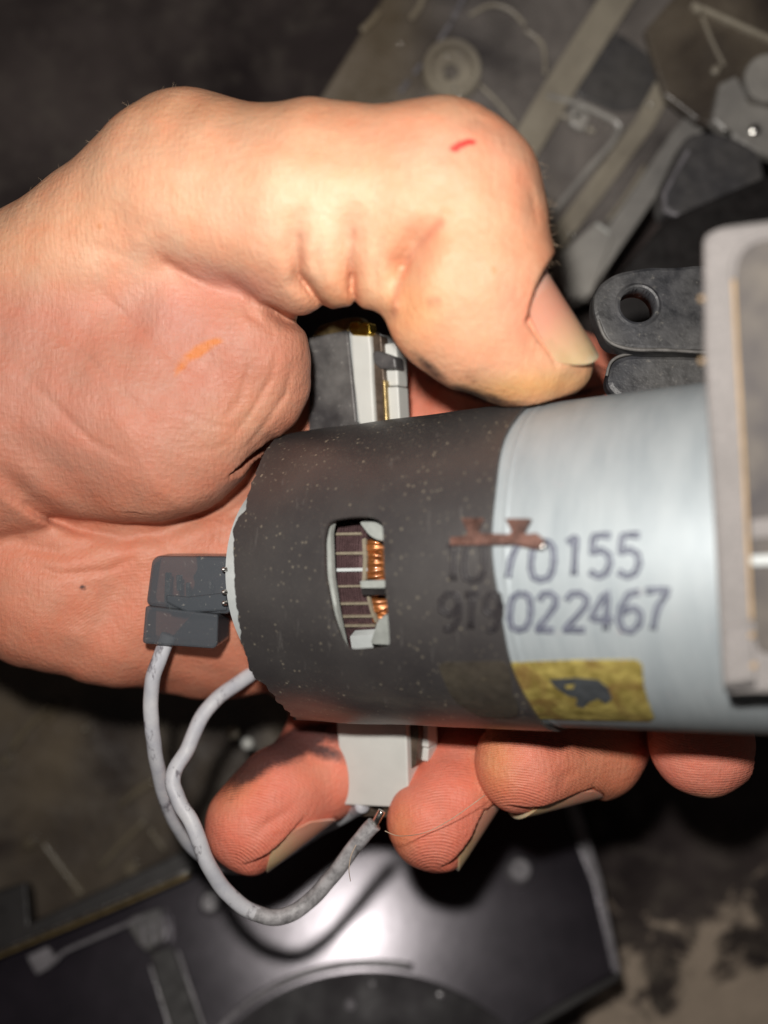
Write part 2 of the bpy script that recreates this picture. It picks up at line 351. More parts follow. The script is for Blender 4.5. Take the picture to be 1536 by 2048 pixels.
for x, y, r in ((895, 113, .35), (894, 152, .5), (910, 178, .45), (918, 194, .4)):
    lathe('glint_bead', PC.px(x, y, 2.7), PC.n, [(r, 0), (r*.8, .3), (r*.4, .5), (.01, .55)], MAT_SOLDER, cov, 12)  # more added beads, standing for glints round the boss
band('raised_frame', [(1095, 190), (1160, 205), (1230, 238), (1242, 252), (1225, 285), (1180, 335), (1110, 420)], 11, MAT_RIBP, cov, PC, 2.2, 2)
band('raised_frame', [(1085, 212), (1140, 235), (1190, 262)], 8, MAT_RIB, cov, PC, 1.6, 1.5)
slab('clip_tab', [(1140, 215), (1165, 212), (1180, 235), (1168, 262), (1140, 245)], PC, 2, MAT_RIBP, cov, h=2.8, bev=.3)
tube('edge_glint', [PC.px(*p, 3.4) for p in ((1150, 235), (1158, 228), (1163, 224))], .35, MAT_SOLDER, cov, seg=8)
slab('end_block', [(1105, 520), (1190, 445), (1228, 470), (1185, 590), (1140, 600)], PC, 4, MAT_RIBP, cov, h=5.2, bev=.5)
tube('edge_glint', [PC.px(*p, 5.4) for p in ((1192, 447), (1204, 455), (1218, 466))], .3, MAT_WHITE, cov, seg=8)

mech = thing('grey_mechanism', 'grimy grey mechanism with a round disc and a cup in the upper right corner', 'mechanism', (0, 0, 0))
PM = Plane(P(1450, 150, -58), nrm((.02, 0, 1)))
slab('back_plate', [(1290, 60), (1395, -60), (1800, -60), (1800, 330), (1560, 310), (1450, 262), (1395, 240), (1330, 190)], PM, 2, MAT_TRAY, mech, bev=.4)
band('edge_bar', [(1385, 5), (1430, 25), (1490, 52), (1580, 92)], 10, MAT_RIB, mech, PM, 1.4, 1.5)
band('edge_bar', [(1405, 30), (1425, 80), (1450, 130)], 6, MAT_RIB, mech, PM, .9, 1)
lathe('disc', PM.px(1530, 165, 0), PM.n, [(3.6*1.0, 0), (4.4, .2), (4.4, 1.8), (4.1, 2.1), (.01, 2.1)], MAT_RIBP, mech, 40)
slab('bracket', [(1440, 165), (1475, 150), (1500, 205), (1600, 225), (1600, 330), (1510, 302), (1455, 268), (1425, 240)], PM, 3, MAT_RIBP, mech, h=1.9, bev=.5)
for x, y, r in ((1452, 270, .9), (1430, 142, .9), (1508, 262, 1.1), (1395, 20, .8)):
    lathe('rivet', PM.px(x, y, 2), PM.n, [(r, 0), (r*.9, .7), (r*.5, 1.0), (.01, 1.05)], MAT_SOLDER if x > 1450 else MAT_RIB, mech, 14)
PCU = Plane(P(1420, 340, -52), (0, .05, 1))
slab('cup', [(1328, 430), (1322, 380), (1350, 320), (1375, 265), (1440, 262), (1520, 300), (1536, 380), (1440, 425), (1400, 432)], PCU, 6, MAT_DARKPL, mech, bev=.8, rnd=24)
band('cup_lip', [(1378, 300), (1352, 345), (1330, 385), (1331, 420), (1360, 430), (1420, 428), (1450, 418)], 9, MAT_PANELRIM, mech, PCU, .8, 1.2)
bx = slab('black_tray', [(1195, 600), (1330, 440), (1420, 400), (1700, 280), (1700, 900), (1195, 900)], Plane(P(1400, 560, -48), (0, .1, 1)), 3, MAT_BLACK, None, bev=.5)
tag(bx, 'black flat plate in shadow behind the lug and grey casting', 'plate')

# ------------------------------------------------------------------ the motor: axis frame fitted to its outline
TH, PHI, RM = 0.49957, 0.07989, 18.776
A = np.array([math.cos(TH)*math.cos(PHI), math.cos(TH)*math.sin(PHI), math.sin(TH)])
SD = nrm(np.cross(A, [0, 0, 1.])); UP = np.cross(SD, A); C0 = P(1000, 1132.3, 0)
def cyl(s, ph, R): return C0+A*s+R*(math.sin(ph)*SD+math.cos(ph)*UP)
def cylpx(px, py, R=RM):
    d = np.array([(px-768)/F, -(py-1024)/F, -1.0]); o = np.array([0, 0, D])-C0
    du, ds, ou, os_ = d@UP, d@SD, o@UP, o@SD
    a = du*du+ds*ds; b = 2*(du*ou+ds*os_); c = ou*ou+os_*os_-R*R; q = max(0, b*b-4*a*c)
    t = (-b-math.sqrt(q))/(2*a); p = o+d*t
    return p@A, math.atan2(p@SD, p@UP)
def s_at(px, R, ph=0):
    lo, hi = -60, 60
    for _ in range(50):
        m_ = (lo+hi)/2
        if proj(cyl(m_, ph, R))[0] < px: lo = m_
        else: hi = m_
    return lo
def inpoly(p, poly):
    x, y = p; c = False; n = len(poly)
    for i in range(n):
        x1, y1 = poly[i]; x2, y2 = poly[(i+1) % n]
        if (y1 > y) != (y2 > y) and x < (x2-x1)*(y-y1)/(y2-y1)+x1: c = not c
    return c
def cylpatch(name, outer, holes, R, thick, m, parent, step=1.2, grit=None, Rfun=None):
    """outer, holes: closed lists of (s, u) with u = angle*RM; a solid curved plate"""
    pts = [Vector(p) for p in outer]; ed = [(i, (i+1) % len(outer)) for i in range(len(outer))]
    for h in holes:
        b = len(pts); pts += [Vector(p) for p in h]; ed += [(b+i, b+(i+1) % len(h)) for i in range(len(h))]
    xs = [p[0] for p in outer]; ys = [p[1] for p in outer]
    x = min(xs)+step*.5
    while x < max(xs):
        y = min(ys)+step*.5
        while y < max(ys):
            if inpoly((x, y), outer) and not any(inpoly((x, y), h) for h in holes): pts.append(Vector((x, y)))
            y += step
        x += step
    r = mgeo.delaunay_2d_cdt(pts, ed, [], 0, 1e-5)
    vs = [(v[0], v[1]) for v in r[0]]; fs = []
    for f in r[2]:
        cx = sum(vs[i][0] for i in f)/len(f); cy = sum(vs[i][1] for i in f)/len(f)
        if inpoly((cx, cy), outer) and not any(inpoly((cx, cy), h) for h in holes): fs.append(list(f))
    cnt = {}
    for f in fs:
        for i in range(len(f)):
            cnt[(f[i], f[(i+1) % len(f)])] = 1
    bd = [e for e in cnt if (e[1], e[0]) not in cnt]
    n = len(vs)
    RR = [R+(Rfun(s, u) if Rfun else 0) for s, u in vs]
    top = [cyl(s, u/RM, q) for (s, u), q in zip(vs, RR)]; bot = [cyl(s, u/RM, q-thick) for (s, u), q in zip(vs, RR)]
    F_ = [f for f in fs]+[[n+i for i in f[::-1]] for f in fs]+[[e[1], e[0], n+e[0], n+e[1]] for e in bd]
    # orientation: s axis x u axis -> make the outside face out
    t = np.cross(top[fs[0][1]]-top[fs[0][0]], top[fs[0][2]]-top[fs[0][0]]); mid = top[fs[0][0]]-C0; mid = mid-A*(mid@A)
    if t@mid < 0: F_ = [f[::-1] for f in F_]
    o = mk(name, top+bot, F_, m, parent, flat_angle=40)
    for nm, vals in (('along', [v[0] for v in vs]*2), ('around', [v[1] for v in vs]*2)):
        at = o.data.attributes.new(nm, 'FLOAT', 'POINT'); at.data.foreach_set('value', vals)
    if grit:
        at = o.data.attributes.new('grit', 'FLOAT', 'POINT'); at.data.foreach_set('value', [grit(*v) for v in vs]*2)
    return o
def su(px, py, R=RM):
    s, ph = cylpx(px, py, R); return (s, ph*RM)
motor = thing('electric_motor', 'silver electric motor in a dark grey sleeve whose slot shows copper windings', 'motor', C0)
RSL = 19.25
# ragged left end of the sleeve
edge = [su(x, y, RSL) for x, y in ((548, 884), (530, 905), (512, 945), (497, 985), (490, 1022), (476, 1034), (468, 1050), (465, 1085), (468, 1130), (471, 1190), (478, 1240), (484, 1290), (494, 1312), (500, 1338), (528, 1368), (553, 1398), (568, 1418), (590, 1434))]
edge = [e for e in edge if -24 < e[1] < 24]
edge += [(s_at(546, RSL, -1.50), -1.50*RM), (s_at(548, RSL, -1.36), -1.36*RM), (s_at(545, RSL, -1.70), -1.70*RM), (s_at(592, RSL, 1.45), 1.45*RM), (s_at(600, RSL, 1.65), 1.65*RM)]
edge.sort(key=lambda e: e[1])
eu = [e[1] for e in edge]; es = [e[0] for e in edge]
UM = math.pi*RM*.97
lft = []
u = -UM
while u < UM:
    lft.append((float(np.interp(u, eu, es))+random.uniform(-.09, .09)+(.35*math.sin(u*2.1)*math.sin(u*.7) if u > 10 else .08*math.sin(u*3)), u)); u += .28
sb = 7.05
rgt = [(sb+.25*math.sin(u*.11)+.12*math.sin(u*.5), u) for u in np.linspace(UM, -UM, 120)]
hole = roundpoly([(656, 1040), (700, 1033), (745, 1033), (765, 1045), (769, 1150), (776, 1240), (780, 1296), (700, 1302), (684, 1280), (664, 1225), (650, 1150), (648, 1075)], 14, 3)
hole_su = [su(x, y, RSL) for x, y in hole]
sleeve = cylpatch('sleeve', lft+rgt, [hole_su], RSL, .42, MAT_SLEEVE, motor, 1.0,
                  grit=lambda s, u: max(0., min(1., 1-(s-min(es))/9.))*(1 if abs(u) > 6 else .25)+.25*(u > 12)+.3*(u < -14),
                  Rfun=lambda s, u: (.06*math.sin(s*.5+u*.2)+.05*math.sin(u*.6-s*.3))*max(0., min(1., (-s-3)/6))-.22*max(0, 1-(s-min(es))/2.5)**2)
# zinc can and its inner window, whose pale left edge shows in the slot
hin = roundpoly([(672, 1010), (790, 1010), (790, 1150), (796, 1240), (804, 1326), (712, 1326), (690, 1296), (675, 1225), (664, 1150), (661, 1062)], 8, 3)
hin_su = [su(x, y, RM-.9) for x, y in hin]
cyl_out = [(sb-30.5, u) for u in np.linspace(-UM, UM, 90)]+[(60, u) for u in np.linspace(UM, -UM, 90)]
inner = [(sb-29.5, u) for u in np.linspace(-UM, UM, 90)]+[(sb-4, u) for u in np.linspace(UM, -UM, 90)]
cylpatch('inner_shell', inner, [hin_su], RM-.9, .7, MAT_RIM, motor, 1.5)
outer = [(sb-5.5, u) for u in np.linspace(-UM, UM, 90)]+[(60, u) for u in np.linspace(UM, -UM, 90)]
cylpatch('motor_can', outer, [], RM, .9, MAT_CAN, motor, 2.2)
lathe('can_bead', C0+A*(sb+1.1), A, [(RM-.1, -.5), (RM+.03, -.2), (RM+.05, 0), (RM+.03, .2), (RM-.1, .5)], MAT_CAN, motor, 128)
# end ring and end cap at the left
sr = s_at(452, 13.2, 0)
lathe('end_ring', C0, A, [(13.2, sr), (13.2, sr+3), (9, sr+3), (9, sr+.2), (12.8, sr)], MAT_GREYPL, motor, 96)
lathe('end_cap', C0, A, [(.01, sr+1.6), (13.4, sr+1.7), (17.6, sr+6.5), (17.8, sr+9)], MAT_DARKPL, motor, 96)
# armature seen through the slot
arm_R = 14.2
s0, s1 = s_at(640, arm_R), s_at(731, arm_R)
V = []; Fc = []; ns = 96; k = 0; s_ = s0
while s_ < s1:
    th_ = .26*random.uniform(.85, 1.15); rr = arm_R+random.uniform(-.09, .06)
    for (r_, q) in ((rr-2.0, s_), (rr, s_), (rr, s_+th_), (rr-2.0, s_+th_)):
        for j in range(ns): V.append(cyl(q, 2*math.pi*j/ns, r_))
    for i in range(3):
        for j in range(ns): Fc.append([k+i*ns+j, k+(i+1)*ns+j, k+(i+1)*ns+(j+1) % ns, k+i*ns+(j+1) % ns])
    k += 4*ns; s_ += th_+.07
core = mk('lamination_stack', V, Fc, MAT_LAM, motor, smooth=False); core['kind'] = 'stuff'
lathe('core_body', C0, A, [(arm_R-.5, s0-3), (arm_R-.5, s1-.1), (.01, s1)], MAT_BLACK, motor, 64)
def axstrip(name, y, x0, x1, R, wpx, m, th_=.35):
    return cylpatch(name, [su(x0, y-wpx/2, R), su(x1, y-wpx/2-1, R), su(x1, y+wpx/2-1, R), su(x0, y+wpx/2, R)], [], R, th_, m, motor, 5)
for y, wpx, x1 in ((1068, 5, 722), (1107, 5.5, 733), (1140, 6.5, 733), (1173, 4, 728), (1208, 4.5, 742), (1234, 4, 752), (1253, 3, 750)):
    axstrip('slot_paper', y, 668, x1, arm_R+.35, wpx, MAT_INS if y != 1140 else MAT_GREYPL)
# end turns: round copper coils
for i, (y, c_) in enumerate([(y_+random.uniform(-2, 2), random.uniform(.55, .85)) for y_ in (1081, 1089, 1098, 1106, 1115, 1124, 1133, 1143, 1153, 1193, 1202, 1212, 1221, 1231, 1241)]):
    s, ph = cylpx(737+(4 if y > 1180 else 0)+max(0, (y-1200)*.25), y, arm_R-.2); tw = random.uniform(-.03, .05)
    pts = [cyl(s-.8, ph, arm_R-1.9), cyl(s-.5, ph, arm_R-.7), cyl(s+.6, ph+tw*.5, arm_R-.3), cyl(s+2.2, ph+tw, arm_R-1.4), cyl(s+3.4, ph+tw, arm_R-2.9)]
    tube('coil_turn', pts, .56*c_, MAT_CU, motor, seg=12, sub=4, wob=.10)
    s2, ph2 = cylpx(760+random.uniform(-4, 4), y+random.uniform(4, 12), arm_R-.6)
    tube('coil_turn', [cyl(s2-1.6, ph2-.03, arm_R-1.6), cyl(s2-.5, ph2, arm_R-.9), cyl(s2+1, ph2+.06, arm_R-1.0), cyl(s2+3, ph2+.09, arm_R-2.0)], .42, MAT_CU, motor, seg=12, sub=4, wob=.10)
cylpatch('coil_lacing', [su(x, y, arm_R+.45) for x, y in ((724, 1078), (731, 1076), (733, 1120), (731, 1160), (724, 1162), (726, 1120))], [], arm_R+.45, .4, MAT_INS, motor, 5)
cylpatch('coil_lacing', [su(x, y, arm_R+.45) for x, y in ((733, 1192), (738, 1192), (745, 1222), (755, 1242), (750, 1246), (740, 1222))], [], arm_R+.45, .4, MAT_INS, motor, 5)
lathe('coil_core', C0, A, [(arm_R-1.0, s1), (arm_R-1.4, s1+1), (arm_R-3.2, s1+4), (.1, s1+4)], simple('varnished_coil', (.22, .09, .03), .3, .3, .5, 900, .05), motor, 64)
def wedge(name, pts, R, m, th_=1.2, rnd=5):
    return bevel(cylpatch(name, [su(x, y, R) for x, y in roundpoly(pts, rnd, 3)], [], R, th_, m, motor, 3), .12, 2)
wedge('brush_holder', [(720, 1162), (770, 1160), (770, 1176), (722, 1176)], 16.3, MAT_RIM, .5, 3)
wedge('brush', [(722, 1176), (770, 1175), (770, 1190), (724, 1190)], 15.6, MAT_BLACK, 1.5, 3)
wedge('holder_cheek', [(718, 1043), (775, 1038), (778, 1082), (755, 1080), (738, 1070)], 16.4, MAT_RIM, 1.2, 8)
wedge('holder_cheek', [(742, 1284), (756, 1240), (775, 1228), (790, 1290), (744, 1288)], 16.4, MAT_RIM, 1.2, 6)
wedge('magnet_end', [(700, 1272), (746, 1269), (746, 1300), (704, 1300)], 15.6, MAT_GREYPL, 1.2, 2)

# printed numbers on the can and (darker) on the sleeve
GL = {'0': [[(.5, 0), (.12, .1), (0, .35), (0, .7), (.15, .93), (.5, 1), (.85, .93), (1, .7), (1, .35), (.88, .1), (.5, 0)]],
      '1': [[(.0, .12), (.55, 0), (.75, .02), (.8, 1)]],
      '2': [[(.02, .2), (.2, .03), (.6, 0), (.95, .12), (.95, .35), (.1, .95), (.1, 1), (1, 1)]],
      '4': [[(.7, 1), (.66, 0), (0, .68), (1, .72)]],
      '5': [[(.95, 0), (.15, .02), (.1, .42), (.5, .36), (.9, .48), (1, .72), (.8, .95), (.4, 1), (.03, .88)]],
      '6': [[(.85, .03), (.4, .08), (.08, .4), (.02, .75), (.25, .97), (.65, 1), (.97, .8), (.92, .52), (.55, .42), (.15, .55)]],
      '7': [[(0, .03), (1, 0), (.6, .45), (.45, 1)]],
      '9': [[(.9, .35), (.75, .05), (.3, .02), (.02, .22), (.1, .48), (.5, .58), (.88, .42), (.95, .3), (.88, .75), (.6, 1), (.2, .97)]],
      'T': [[(0, .02), (1, 0)], [(.5, 0), (.52, 1)]]}
def ribbon(pts, wpx):
    pts = [np.array(p, float) for p in pts]; sm = []
    for i in range(len(pts)-1):
        p0, p1, p2, p3 = pts[max(i-1, 0)], pts[i], pts[i+1], pts[min(i+2, len(pts)-1)]
        for k in range(4):
            t = k/4; c = .5*((2*p1)+(-p0+p2)*t+(2*p0-5*p1+4*p2-p3)*t*t+(-p0+3*p1-3*p2+p3)*t**3)
            sm.append(.5*c+.5*(p1+(p2-p1)*t))
    sm.append(pts[-1]); L = []; R_ = []
    for i, p in enumerate(sm):
        t = nrm(sm[min(i+1, len(sm)-1)]-sm[max(i-1, 0)]+1e-6); n = np.array([-t[1], t[0]])
        q = wpx*(1+.12*math.sin(i*1.7)); L.append(p+n*q/2); R_.append(p-n*q/2)
    return L, R_
def digit(ch, x0, x1, y0, y1, R, m):
    V = []; Fc = []
    for st_ in GL[ch]:
        pp = [(x0+(x1-x0)*a+(y1-y0)*.07*(1-b), y0+(y1-y0)*b) for a, b in st_]
        for off in (-3.6, 3.6):
            L, Q = ribbon(pp, 13.5); b = len(V)
            L, Q = ((L, [l+(q-l)*.42 for l, q in zip(L, Q)]) if off < 0 else ([q+(l-q)*.42 for l, q in zip(L, Q)], Q))
            for l, q in zip(L, Q):
                for p in (l, q):
                    s, ph = cylpx(p[0], p[1], R); V.append(cyl(s, ph, R))
            n = len(L)
            Fc += [[b+2*i, b+2*i+1, b+2*i+3, b+2*i+2] for i in range(n-1)]
    o = mk('printed_character', V, Fc, m, motor)
    so = o.modifiers.new('solid', 'SOLIDIFY'); so.thickness = .02*S; so.offset = 0
row1 = [('1', 893, 909, 1088, 1162), ('0', 926, 966, 1082, 1162), ('7', 1002, 1032, 1084, 1156), ('0', 1060, 1104, 1082, 1160), ('1', 1130, 1152, 1077, 1151), ('5', 1177, 1218, 1071, 1152), ('5', 1234, 1276, 1070, 1152)]
row2 = [('9', 878, 918, 1187, 1259), ('T', 925, 956, 1188, 1258), ('9', 966, 1000, 1187, 1260), ('0', 1018, 1058, 1186, 1260), ('2', 1073, 1108, 1187, 1260), ('2', 1128, 1170, 1187, 1260), ('4', 1181, 1224, 1184, 1261), ('6', 1236, 1280, 1182, 1262), ('7', 1285, 1330, 1180, 1260)]
for ch, x0, x1, y0, y1 in row1+row2:
    on_sleeve = x1 < 1005
    digit(ch, x0, x1, y0, y1, RSL+.03 if on_sleeve else RM+.08, MAT_INKD if on_sleeve else MAT_INK)
# browned copper clip with two flared tabs
pc = [(900, 1074), (930, 1072), (936, 1064), (922, 1036), (966, 1036), (954, 1062), (958, 1066), (1018, 1068), (1024, 1062), (1010, 1037), (1060, 1037), (1046, 1064), (1052, 1068), (1072, 1066), (1086, 1078), (1090, 1092), (1078, 1098), (1056, 1094), (1030, 1088), (900, 1090)]
bevel(cylpatch('copper_clip', [su(x, y, RSL+.6) for x, y in pc], [], RSL+.6, .55, MAT_CLIP, motor, 2.5), .12, 2)
s, ph = cylpx(1084, 1093, RSL+.7)
lathe('solder_bead', cyl(s, ph, RSL+.6), UP, [(.24, -.2), (.24, 0), (.18, .16), (.01, .24)], MAT_SOLDER, motor, 16)
# gold label, partly under the sleeve
cylpatch('gold_label', [su(x, y, RM+.09) for x, y in ((1015, 1326), (1150, 1321), (1272, 1320), (1284, 1330), (1309, 1436), (1300, 1443), (1180, 1440), (1030, 1436))], [], RM+.09, .12, MAT_LABEL, motor, 1.0, Rfun=lambda s, u: .035*math.sin(s*3+u)*math.sin(u*2.7))
mk_ = [(1098, 1360), (1150, 1356), (1196, 1360), (1216, 1376), (1224, 1398), (1212, 1408), (1196, 1398), (1180, 1404), (1166, 1416), (1152, 1412), (1154, 1396), (1136, 1392), (1112, 1376)]
cylpatch('label_mark', [su(x, y, RM+.17) for x, y in mk_], [[su(x, y, RM+.17) for x, y in ((1130, 1370), (1150, 1368), (1146, 1378), (1132, 1379))]], RM+.17, .05, MAT_LABELINK, motor, 2)
cylpatch('label_end', [su(x, y, RSL+.14) for x, y in roundpoly([(872, 1326), (1015, 1322), (1040, 1436), (960, 1436), (905, 1400)], 20, 4)], [], RSL+.14, .1, MAT_LABELD, motor, 1.2)
# brush blocks above and below
PU = Plane(C0-UP*5.0, UP)
def mslab(name, poly, m, h=0, th_=6, bev=.2, rnd=0): return slab(name, poly, PU, th_, m, motor, h=h, bev=bev, rnd=rnd)
mslab('lower_block', [(668, 1380), (808, 1380), (814, 1500), (817, 1608), (810, 1616), (684, 1610), (677, 1500)], MAT_WHITE, 0, 8, .25)
mslab('lower_strip', [(812, 1380), (834, 1380), (838, 1470), (832, 1530), (815, 1545)], MAT_BROWNM, -1.2, 4, .1)
mslab('lower_tab', [(829, 1380), (853, 1380), (857, 1496), (834, 1492)], MAT_WHITE, -2.6, 3, .2)
mslab('lower_tab', [(834, 1493), (857, 1497), (855, 1524), (836, 1520)], MAT_WHITE, -2.9, 3, .2)
mslab('solder_lug', [(714, 1612), (742, 1612), (744, 1620), (765, 1622), (766, 1613), (800, 1614), (798, 1636), (718, 1632)], MAT_BROWNM, -2.2, 1, .1)
mslab('brass_pip', [(776, 1612), (790, 1613), (790, 1626), (777, 1625)], MAT_GOLD, -1.6, 1.2, .1)
mslab('upper_block', [(622, 674), (700, 656), (762, 668), (766, 900), (640, 900)], MAT_GREYPL, -.6, 8, .3)
mslab('upper_dark_plate', [(618, 676), (694, 660), (697, 690), (702, 740), (712, 842), (722, 856), (722, 900), (617, 900)], simple('worn_dark_plate', (.060, .056, .058), .36, .1, .3, 350, .04, dust=(.32, .31, .29), dustamt=.45, dustscale=1500), .0, 1, .15)
mslab('upper_pale_strip', [(700, 662), (738, 664), (742, 700), (744, 760), (752, 900), (718, 900), (722, 858), (716, 842), (706, 760)], MAT_WHITE, .35, 1.5, .3)
mslab('brass_cap', [(698, 648), (702, 644), (716, 643), (718, 648), (726, 644), (738, 645), (741, 666), (734, 672), (704, 670), (698, 662)], MAT_GOLD, .9, 2, .3)
mslab('brass_plate', [(622, 674), (640, 650), (690, 636), (718, 634), (726, 642), (700, 650), (696, 664)], MAT_BRASS, -.2, 2, .2)
mslab('brown_strip', [(744, 660), (762, 672), (768, 760), (776, 900), (756, 900), (748, 760)], MAT_BROWNM, -.4, 2, .15)
mslab('brass_rail', [(764, 760), (769, 760), (777, 900), (770, 900)], MAT_BRASS, -.2, 2, .1)
mslab('upper_tab', [(766, 688), (790, 684), (793, 694), (796, 772), (770, 772)], MAT_WHITE, -1.4, 3, .3)
mslab('upper_tab', [(770, 774), (796, 773), (803, 900), (778, 900)], MAT_WHITE, -1.1, 3, .2)
mslab('upper_peg', [(744, 704), (752, 700), (790, 714), (793, 738), (760, 738), (746, 726)], MAT_DARKPL, .2, 2.5, .5)

# ------------------------------------------------------------------ plug and wires
plug = thing('wire_plug', 'smoky translucent black plug on the left end of the motor, a grey wire leaving it', 'plug', P(370, 1200, -8))
PP = Plane(P(370, 1200, -5), nrm((-.06, -.02, 1)))
slab('plug_body', roundpoly([(302, 1122), (312, 1112), (460, 1113), (462, 1228), (436, 1229), (372, 1222), (290, 1212)], 14, 4), PP, 6, MAT_PLUG, plug, bev=.5)
slab('plug_skirt', [(290, 1212), (436, 1229), (434, 1292), (426, 1298), (286, 1288), (284, 1282)], PP, 7, MAT_PLUG, plug, h=.5, bev=1.3)
for q in (((330, 1145), (341, 1145), (338, 1205), (328, 1205)), ((352, 1150), (362, 1150), (362, 1182), (353, 1182)), ((371, 1165), (378, 1166), (378, 1194), (372, 1194)), ((416, 1160), (423, 1160), (423, 1180), (417, 1180)), ((335, 1208), (372, 1206), (368, 1226), (338, 1222))):
    slab('terminal', list(q), PP, .8, MAT_SOLDER, plug, h=-.35, bev=.1)
slab('contact_bar', [(330, 1190), (375, 1194), (452, 1185), (454, 1222), (375, 1226), (332, 1206)], PP, 1, MAT_PLUG, plug, h=.4, bev=.3)
for y in (1139, 1184, 1206):
    lathe('contact', P(447, y, -3), (-1, 0, .6), [(.3, -.4), (.3, 0), (.18, .2), (.01, .24)], MAT_SOLDER, plug, 14)
wa = tube('grey_wire', [P(338, 1270, -7), P(326, 1300, -7), P(306, 1355, -7), P(302, 1420, -8), P(306, 1475, -9), P(316, 1535, -11), P(335, 1610, -15), P(368, 1672, -19), P(412, 1716, -23), P(470, 1735, -29), P(540, 1718, -33), P(590, 1690, -32), P(640, 1658, -28), P(700, 1626, -22), P(725, 1612, -17)], .98, MAT_WIRE, seg=18, sub=8, wob=.03)
tag(wa, 'pale grey wire running down from the black plug and behind the little finger', 'wire')
wb = tube('grey_wire', [P(560, 1310, -22), P(500, 1350, -18), P(440, 1392, -15), P(400, 1440, -13), P(375, 1498, -11), P(346, 1552, -9), P(356, 1598, -8), P(386, 1650, -7), P(412, 1720, -7), P(450, 1780, -8), P(500, 1822, -9), P(560, 1834, -10), P(615, 1806, -11), P(662, 1755, -11), P(712, 1690, -10), P(748, 1648, -9.5)], 1.02, MAT_WIREG, seg=18, sub=8, wob=.03)
tag(wb, 'kinked pale grey wire looping below the little finger up to the white block', 'wire')
wb.data.materials.append(MAT_WIRE)
npf = 18
cut_ = int(len(wb.data.polygons)*.68)
wb.data.polygons.foreach_set('material_index', [1 if i < cut_ else 0 for i in range(len(wb.data.polygons))])
sold = mk('x', [(0, 0, 0)], [], None); bpy.data.objects.remove(sold)
tube('solder_joint', [P(748, 1650, -9.5), P(756, 1636, -9), P(764, 1622, -9)], .5, MAT_SOLDER, wb, seg=10, sub=4)

# ------------------------------------------------------------------ dusty casting at the right
cast = thing('dusty_casting', 'dusty grey moulded frame clamped over the right end of the motor', 'frame', P(1470, 900, 20))
PH = Plane(C0+UP*(RM+2.2), UP)
slab('frame_plate', roundpoly([(1404, 470), (1440, 452), (1560, 438), (1750, 420), (1750, 1392), (1500, 1388), (1447, 1392), (1441, 1330), (1424, 1000), (1406, 700)], 26, 5), PH, 4.0, MAT_CAST, cast, bev=.5)
slab('recess', [(1480, 496), (1560, 470), (1750, 460), (1750, 1310), (1512, 1308), (1500, 1100), (1486, 800), (1470, 560)], PH, .5, MAT_RECESS, cast, h=.12, bev=.05, rnd=30)
band_pts = [(1466, 540), (1474, 700), (1486, 900), (1496, 1100), (1503, 1240)]
tube('recess_edge', [PH.px(x, y, .25) for x, y in band_pts], .17, MAT_TAN, cast, seg=8)
tube('recess_edge', [PH.px(x, y, .15) for x, y in ((1620, 470), (1530, 476), (1490, 492), (1472, 520), (1466, 560))], .35, MAT_CAST, cast, seg=8)
slab('recess_bar', [(1500, 1112), (1750, 1100), (1750, 1122), (1502, 1132)], PH, .6, MAT_GREYPL, cast, h=.5, bev=.15)
slab('recess_bar', [(1500, 1040), (1750, 1010), (1750, 1060), (1502, 1078)], PH, .4, MAT_CAST, cast, h=.3, bev=.15)
slab('foot_slot', [(1448, 1372), (1512, 1364), (1512, 1374), (1450, 1384)], PH, .6, MAT_BLACK, cast, h=.15, bev=.05)
slab('foot_block', [(1444, 1250), (1500, 1245), (1512, 1362), (1449, 1370)], PH, .6, MAT_CAST, cast, h=.35, bev=.25)
for x, y, r in ((1404, 598, .3), (1404, 722, .3), (1503, 1270, .35), (1506, 1330, .4)):
    lathe('grit_grain', PH.px(x, y, -.1), UP, [(r, -.2), (r, .2), (r*.5, .45), (.01, .5)], MAT_TAN, cast, 8)
PL = Plane(P(1300, 620, 2), nrm((-.05, .12, 1)))
lug = slab('lug', roundpoly([(1184, 620), (1190, 575), (1230, 545), (1300, 532), (1345, 534), (1400, 528), (1480, 530), (1480, 706), (1400, 700), (1300, 700), (1215, 692)], 22, 5), PL, 3.5, MAT_LUG, cast, bev=.5)
co = PL.px(1276, 610)
hole_o = lathe('cutter', co, PL.n, [(.01, -6), (2.15, -6), (2.15, 3), (.01, 3)], None, None, 32, flat_angle=None)
bm = lug.modifiers.new('hole', 'BOOLEAN'); bm.object = hole_o; bm.operation = 'DIFFERENCE'; bm.solver = 'EXACT'
bpy.context.view_layer.update()
dg = bpy.context.evaluated_depsgraph_get()
ev = bpy.data.meshes.new_from_object(lug.evaluated_get(dg)); lug.modifiers.clear(); lug.data = ev
bpy.data.objects.remove(hole_o)
lathe('hole_lip', co, PL.n, [(2.15, -2.5), (2.15, -.3), (2.2, .12), (2.45, .2), (2.75, .02), (2.75, -.3)], MAT_LUG, cast, 40)
tube('lug_rib', [PL.px(x, y, .2) for x, y in ((1196, 640), (1215, 680), (1260, 698), (1330, 700), (1400, 704), (1450, 706))], .22, MAT_LUGE, cast, seg=8)
slab('lug_web', roundpoly([(1210, 770), (1222, 720), (1260, 706), (1480, 712), (1480, 800), (1240, 800)], 18, 5), PL, 3, MAT_LUG, cast, h=-3, bev=.7)
tube('lug_web_edge', [PL.px(x, y, -2.6) for x, y in ((1213, 752), (1224, 722), (1258, 708), (1330, 706), (1400, 710), (1450, 712))], .2, MAT_LUGE, cast, seg=8)

